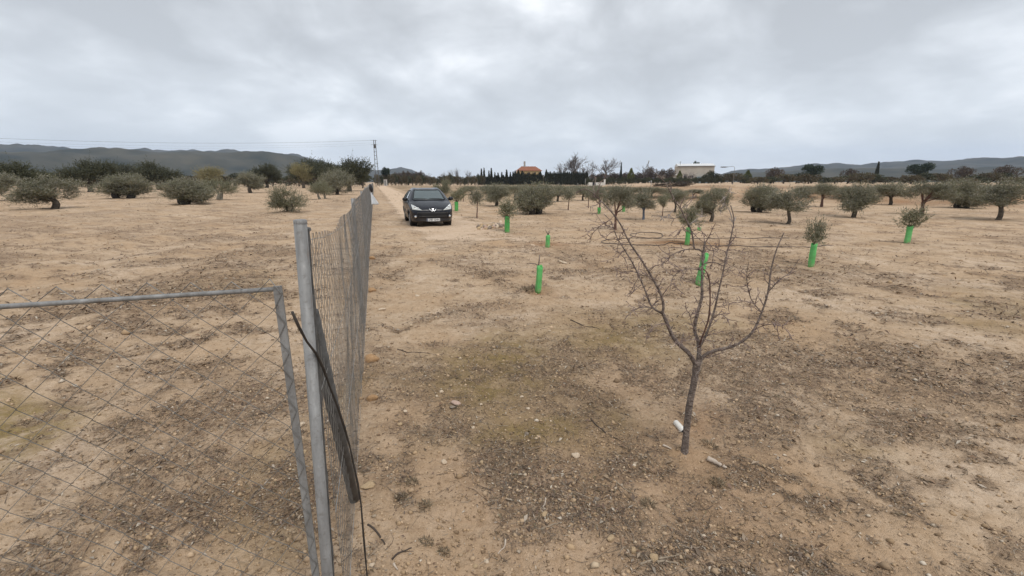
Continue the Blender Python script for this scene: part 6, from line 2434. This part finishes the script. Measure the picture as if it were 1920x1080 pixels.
def scatter_tubes(name, n, r0, r1, wfun, size, rad, mat, label, seed):
    rng = np.random.default_rng(seed)
    x, y, r = sample_ground(n, r0, r1, -56, 56, rng)
    d, ms, dp = soil_masks(x, y)
    k = rng.uniform(0, 1, n) < wfun(d, ms, dp, x, y)
    x, y, r = x[k], y[k], r[k]
    m = len(x)
    a = rng.uniform(0, 2 * np.pi, m)
    L = size * rng.lognormal(0, 0.5, m) * np.clip(r / 3.0, 1, 4) ** 0.5
    D = np.stack([np.cos(a), np.sin(a), np.zeros(m)], 1)
    N = np.stack([-np.sin(a), np.cos(a), np.zeros(m)], 1)
    bend = rng.normal(0, 0.12, m) * L
    rr = rad * rng.uniform(0.6, 1.5, m) * np.clip(r / 3.0, 1, 4) ** 0.6
    rings = []
    for t in (0, 0.33, 0.67, 1.0):
        c = np.stack([x, y, np.zeros(m)], 1) + D * (L * (t - .5))[:, None] + N * (bend * math.sin(math.pi * t))[:, None]
        c[:, 2] = H(c[:, 0], c[:, 1]) + rr + 0.002 + rng.uniform(0, 0.006, m)
        f = rr * (1 - 0.5 * t)
        for ang in (0, 2.094, 4.189):
            rings.append(c + N * (f * math.cos(ang))[:, None] + np.array([0, 0, 1.0]) * (f * math.sin(ang))[:, None])
    V = np.stack(rings, 1).reshape(-1, 3)
    base = (np.arange(m) * 12)[:, None]
    fs = []
    for s in range(3):
        for q in range(3):
            q2 = (q + 1) % 3
            fs.append(base + np.array([[s * 3 + q, s * 3 + q2, s * 3 + 3 + q2, s * 3 + 3 + q]]))
    o = link(bpy.data.objects.new(name, big_mesh(name, V, np.concatenate(fs), mat)))
    return tag(o, label, None, None, 'stuff')


def scatter_gravel(name, n, r0, r1, wfun, size, mat, label, seed, sink=0.25):
    rng = np.random.default_rng(seed)
    x, y, r = sample_ground(n, r0, r1, -56, 56, rng)
    d, ms, dp = soil_masks(x, y)
    k = rng.uniform(0, 1, n) < wfun(d, ms, dp, x, y)
    x, y, r = x[k], y[k], r[k]
    m = len(x)
    s = size * rng.lognormal(0, 0.5, m) * np.clip(r / 3.0, 1, 5) ** 0.45
    c = np.stack([x, y, H(x, y) + s * sink], 1)
    a = rng.uniform(0, 6.28, m)
    ca, sa = np.cos(a), np.sin(a)
    base = np.array([(1, 0, 0), (0.3, .95, 0.05), (-0.8, 0.6, 0), (-.85, -.55, 0.1), (0.35, -.9, 0), (0.25, 0.1, 0.72), (-0.3, -0.1, 0.6), (0, 0, -0.6)])
    J = base[None] * (1 + rng.uniform(-0.3, 0.3, (m, 8, 1)))
    X = (J[:, :, 0] * ca[:, None] - J[:, :, 1] * sa[:, None])
    Y = (J[:, :, 0] * sa[:, None] + J[:, :, 1] * ca[:, None]) * rng.uniform(0.6, 1.0, m)[:, None]
    V = (np.stack([X, Y, J[:, :, 2]], 2) * s[:, None, None] + c[:, None, :]).reshape(-1, 3)
    tri = np.array([(0, 1, 5), (1, 2, 5), (2, 6, 5), (2, 3, 6), (3, 4, 6), (4, 5, 6), (4, 0, 5), (1, 0, 7), (2, 1, 7), (3, 2, 7), (4, 3, 7), (0, 4, 7)])
    f = (np.arange(m)[:, None, None] * 8 + tri[None]).reshape(-1, 3)
    o = link(bpy.data.objects.new(name, big_mesh(name, V, f, mat)))
    return tag(o, label, None, None, 'stuff')


def pick_mat(name, cols, rough=0.9):
    m, nt, b = mat_new(name)
    geo = nd(nt, 'ShaderNodeNewGeometry')
    n_ = len(cols)
    c = ramp(nt, geo.outputs['Random Per Island'], [((i + 0.5) / n_, k) for i, k in enumerate(cols)])
    nt.links.new(c, b.inputs['Base Color'])
    b.inputs['Roughness'].default_value = rough
    b.inputs['Specular IOR Level'].default_value = 0.2
    return m


M['dead_leaf'] = pick_mat('dead_leaf', [(0.26, 0.17, 0.11), (0.13, 0.083, 0.055), (0.38, 0.30, 0.22), (0.18, 0.13, 0.092), (0.07, 0.049, 0.037), (0.31, 0.23, 0.155), (0.14, 0.105, 0.08), (0.20, 0.13, 0.095), (0.48, 0.42, 0.34), (0.09, 0.065, 0.05)])
M['dead_twig'] = pick_mat('dead_twig', [(0.24, 0.19, 0.14), (0.11, 0.085, 0.065), (0.38, 0.32, 0.25), (0.08, 0.06, 0.048), (0.18, 0.14, 0.105)])
M['clod'] = pick_mat('soil_clod', [(0.42, 0.295, 0.18), (0.29, 0.20, 0.12), (0.52, 0.38, 0.25), (0.21, 0.145, 0.09)])
M['pebble'] = pick_mat('pebble', [(0.50, 0.39, 0.27), (0.40, 0.29, 0.18), (0.58, 0.50, 0.40), (0.30, 0.23, 0.16), (0.44, 0.32, 0.21), (0.35, 0.26, 0.17)])
M['dry_weed'] = pick_mat('withered_weed', [(0.26, 0.20, 0.13), (0.13, 0.10, 0.068), (0.36, 0.29, 0.20), (0.18, 0.145, 0.09), (0.09, 0.07, 0.05)])
M['weed'] = pick_mat('grey_green_weed', [(0.20, 0.165, 0.095), (0.13, 0.108, 0.07), (0.27, 0.22, 0.15), (0.16, 0.14, 0.09), (0.10, 0.08, 0.055)])

scatter_leaves('leaf_litter', 190000, 1.0, 9.0, lambda d, m, p, x, y: np.clip(d * 1.1 - 0.15, 0, 1) ** 1.5 * 0.8 + 0.03, 0.016, M['dead_leaf'], 'dry brown leaves and husks strewn on the soil', 1, 0.45)
scatter_leaves('large_leaf_litter', 16000, 1.0, 9.0, lambda d, m, p, x, y: np.clip(d * 1.1 - 0.2, 0, 1) ** 1.6, 0.027, M['dead_leaf'], 'larger curled dry leaves among the litter', 11, 0.4, 0.4)
scatter_tubes('twig_litter', 60000, 1.0, 14.0, lambda d, m, p, x, y: np.clip(d - 0.10, 0, 1) * 0.75 + 0.03, 0.045, 0.0013, M['dead_twig'], 'small dry twigs strewn on the soil', 2)
scatter_gravel('gravel', 36000, 1.0, 30.0, lambda d, m, p, x, y: 0.07 + 0.07 * d, 0.0055, M['pebble'], 'pale gravel scattered on the soil', 3)
scatter_gravel('soil_clods', 130000, 1.0, 40.0, lambda d, m, p, x, y: 0.22 + 0.5 * d, 0.0050, M['clod'], 'crumbs and clods of dry soil', 4, 0.1)
scatter_gravel('soil_lumps', 45000, 1.4, 30.0, lambda d, m, p, x, y: 0.16 + 0.1 * d, 0.0058, M['clod'], 'coarse lumps of dry soil', 14, 0.0)
scatter_leaves('dry_weeds', 70000, 1.2, 45.0, lambda d, m, p, x, y: np.clip(d * 0.55 + 0.3 * m - 0.15, 0, 1) * 0.9, 0.022, M['weed'], 'short dry grey green weeds on the soil', 5, 0.7, 0.16)
scatter_leaves('dark_litter', 120000, 5.0, 80.0, lambda d, m, p, x, y: np.clip(d - 0.2, 0, 1) * 0.85, 0.030, M['dead_leaf'], 'dark plant debris farther out on the field', 6, 0.5, 0.3)
scatter_leaves('dry_grass', 90000, 38.0, 200.0, lambda d, m, p, x, y: np.clip(d - 0.25, 0, 1) * 0.95, 0.075, M['weed'], 'dry grass along the track and on the bank', 12, 1.2, 0.14)


# withered weed tufts
def tuft(px, py, w_px, h, label, seed):
    rng = np.random.default_rng(seed)
    p = G(px, py)
    r = px2m(w_px, p) / 2
    n_ = 170
    a = rng.uniform(0, 6.28, n_)
    q = np.sqrt(rng.uniform(0, 1, n_))
    P = np.stack([r * 0.7 * q * np.cos(a), r * 0.7 * q * np.sin(a), np.zeros(n_)], 1)
    for i in range(n_):
        P[i, 2] = 0.0
    zz = H(P[:, 0] + p[0], P[:, 1] + p[1]) - p[2]
    P[:, 2] = zz
    D = unit(np.stack([np.cos(a) * q, np.sin(a) * q, rng.uniform(0.15, 0.7, n_)], 1) + rng.normal(0, 0.4, (n_, 3)))
    D[:, 2] = np.abs(D[:, 2])
    V, Fq = leaf_arrays(P, D, h * rng.uniform(0.5, 1.3, n_), 0.0032 * rng.uniform(0.7, 1.5, n_), rng)
    o = inst('weed_tuft', big_mesh('weed_tuft', V, Fq, M['dry_weed']), None, p)
    tag(o, label, 'weed', 'withered weed tufts')


tuft(798, 950, 34, 0.028, 'round withered weed tuft on the bare sand at lower left', 1)
tuft(772, 904, 26, 0.022, 'withered tuft up left of the round tuft', 2)
tuft(752, 932, 22, 0.024, 'withered tuft nearest the fence at lower left', 3)
tuft(800, 1016, 30, 0.02, 'grey green weed tuft near the bottom left', 4)
tuft(832, 1036, 24, 0.02, 'grey green weed tuft lowest on the bare sand', 5)
tuft(1330, 835, 34, 0.028, 'grey withered tuft right of the almond foot', 6)
tuft(1215, 945, 30, 0.03, 'withered tuft in the litter below the almond', 7)
tuft(990, 545, 20, 0.07, 'green grey weed at the foot of the nearest guard', 8)
tuft(1345, 905, 28, 0.03, 'withered tuft at the lower right under the root', 9)

# ------------------------------------------------------------------ haze
hz = MB()
hz.box((-6200, -6200, -5.0), (6200, 6200, 420))
m = bpy.data.materials.new('haze_air')
m.use_nodes = True
nt = m.node_tree
nt.nodes.clear()
pv_ = nd(nt, 'ShaderNodeVolumePrincipled')
pv_.inputs['Color'].default_value = (0.62, 0.76, 1.0, 1)
pv_.inputs['Density'].default_value = 0.00011
pv_.inputs['Anisotropy'].default_value = 0.0
mo = nd(nt, 'ShaderNodeOutputMaterial')
nt.links.new(pv_.outputs[0], mo.inputs['Volume'])
ho = hz.build('haze', m, None)
tag(ho, 'thin pale air over the whole place', None, None, 'stuff')
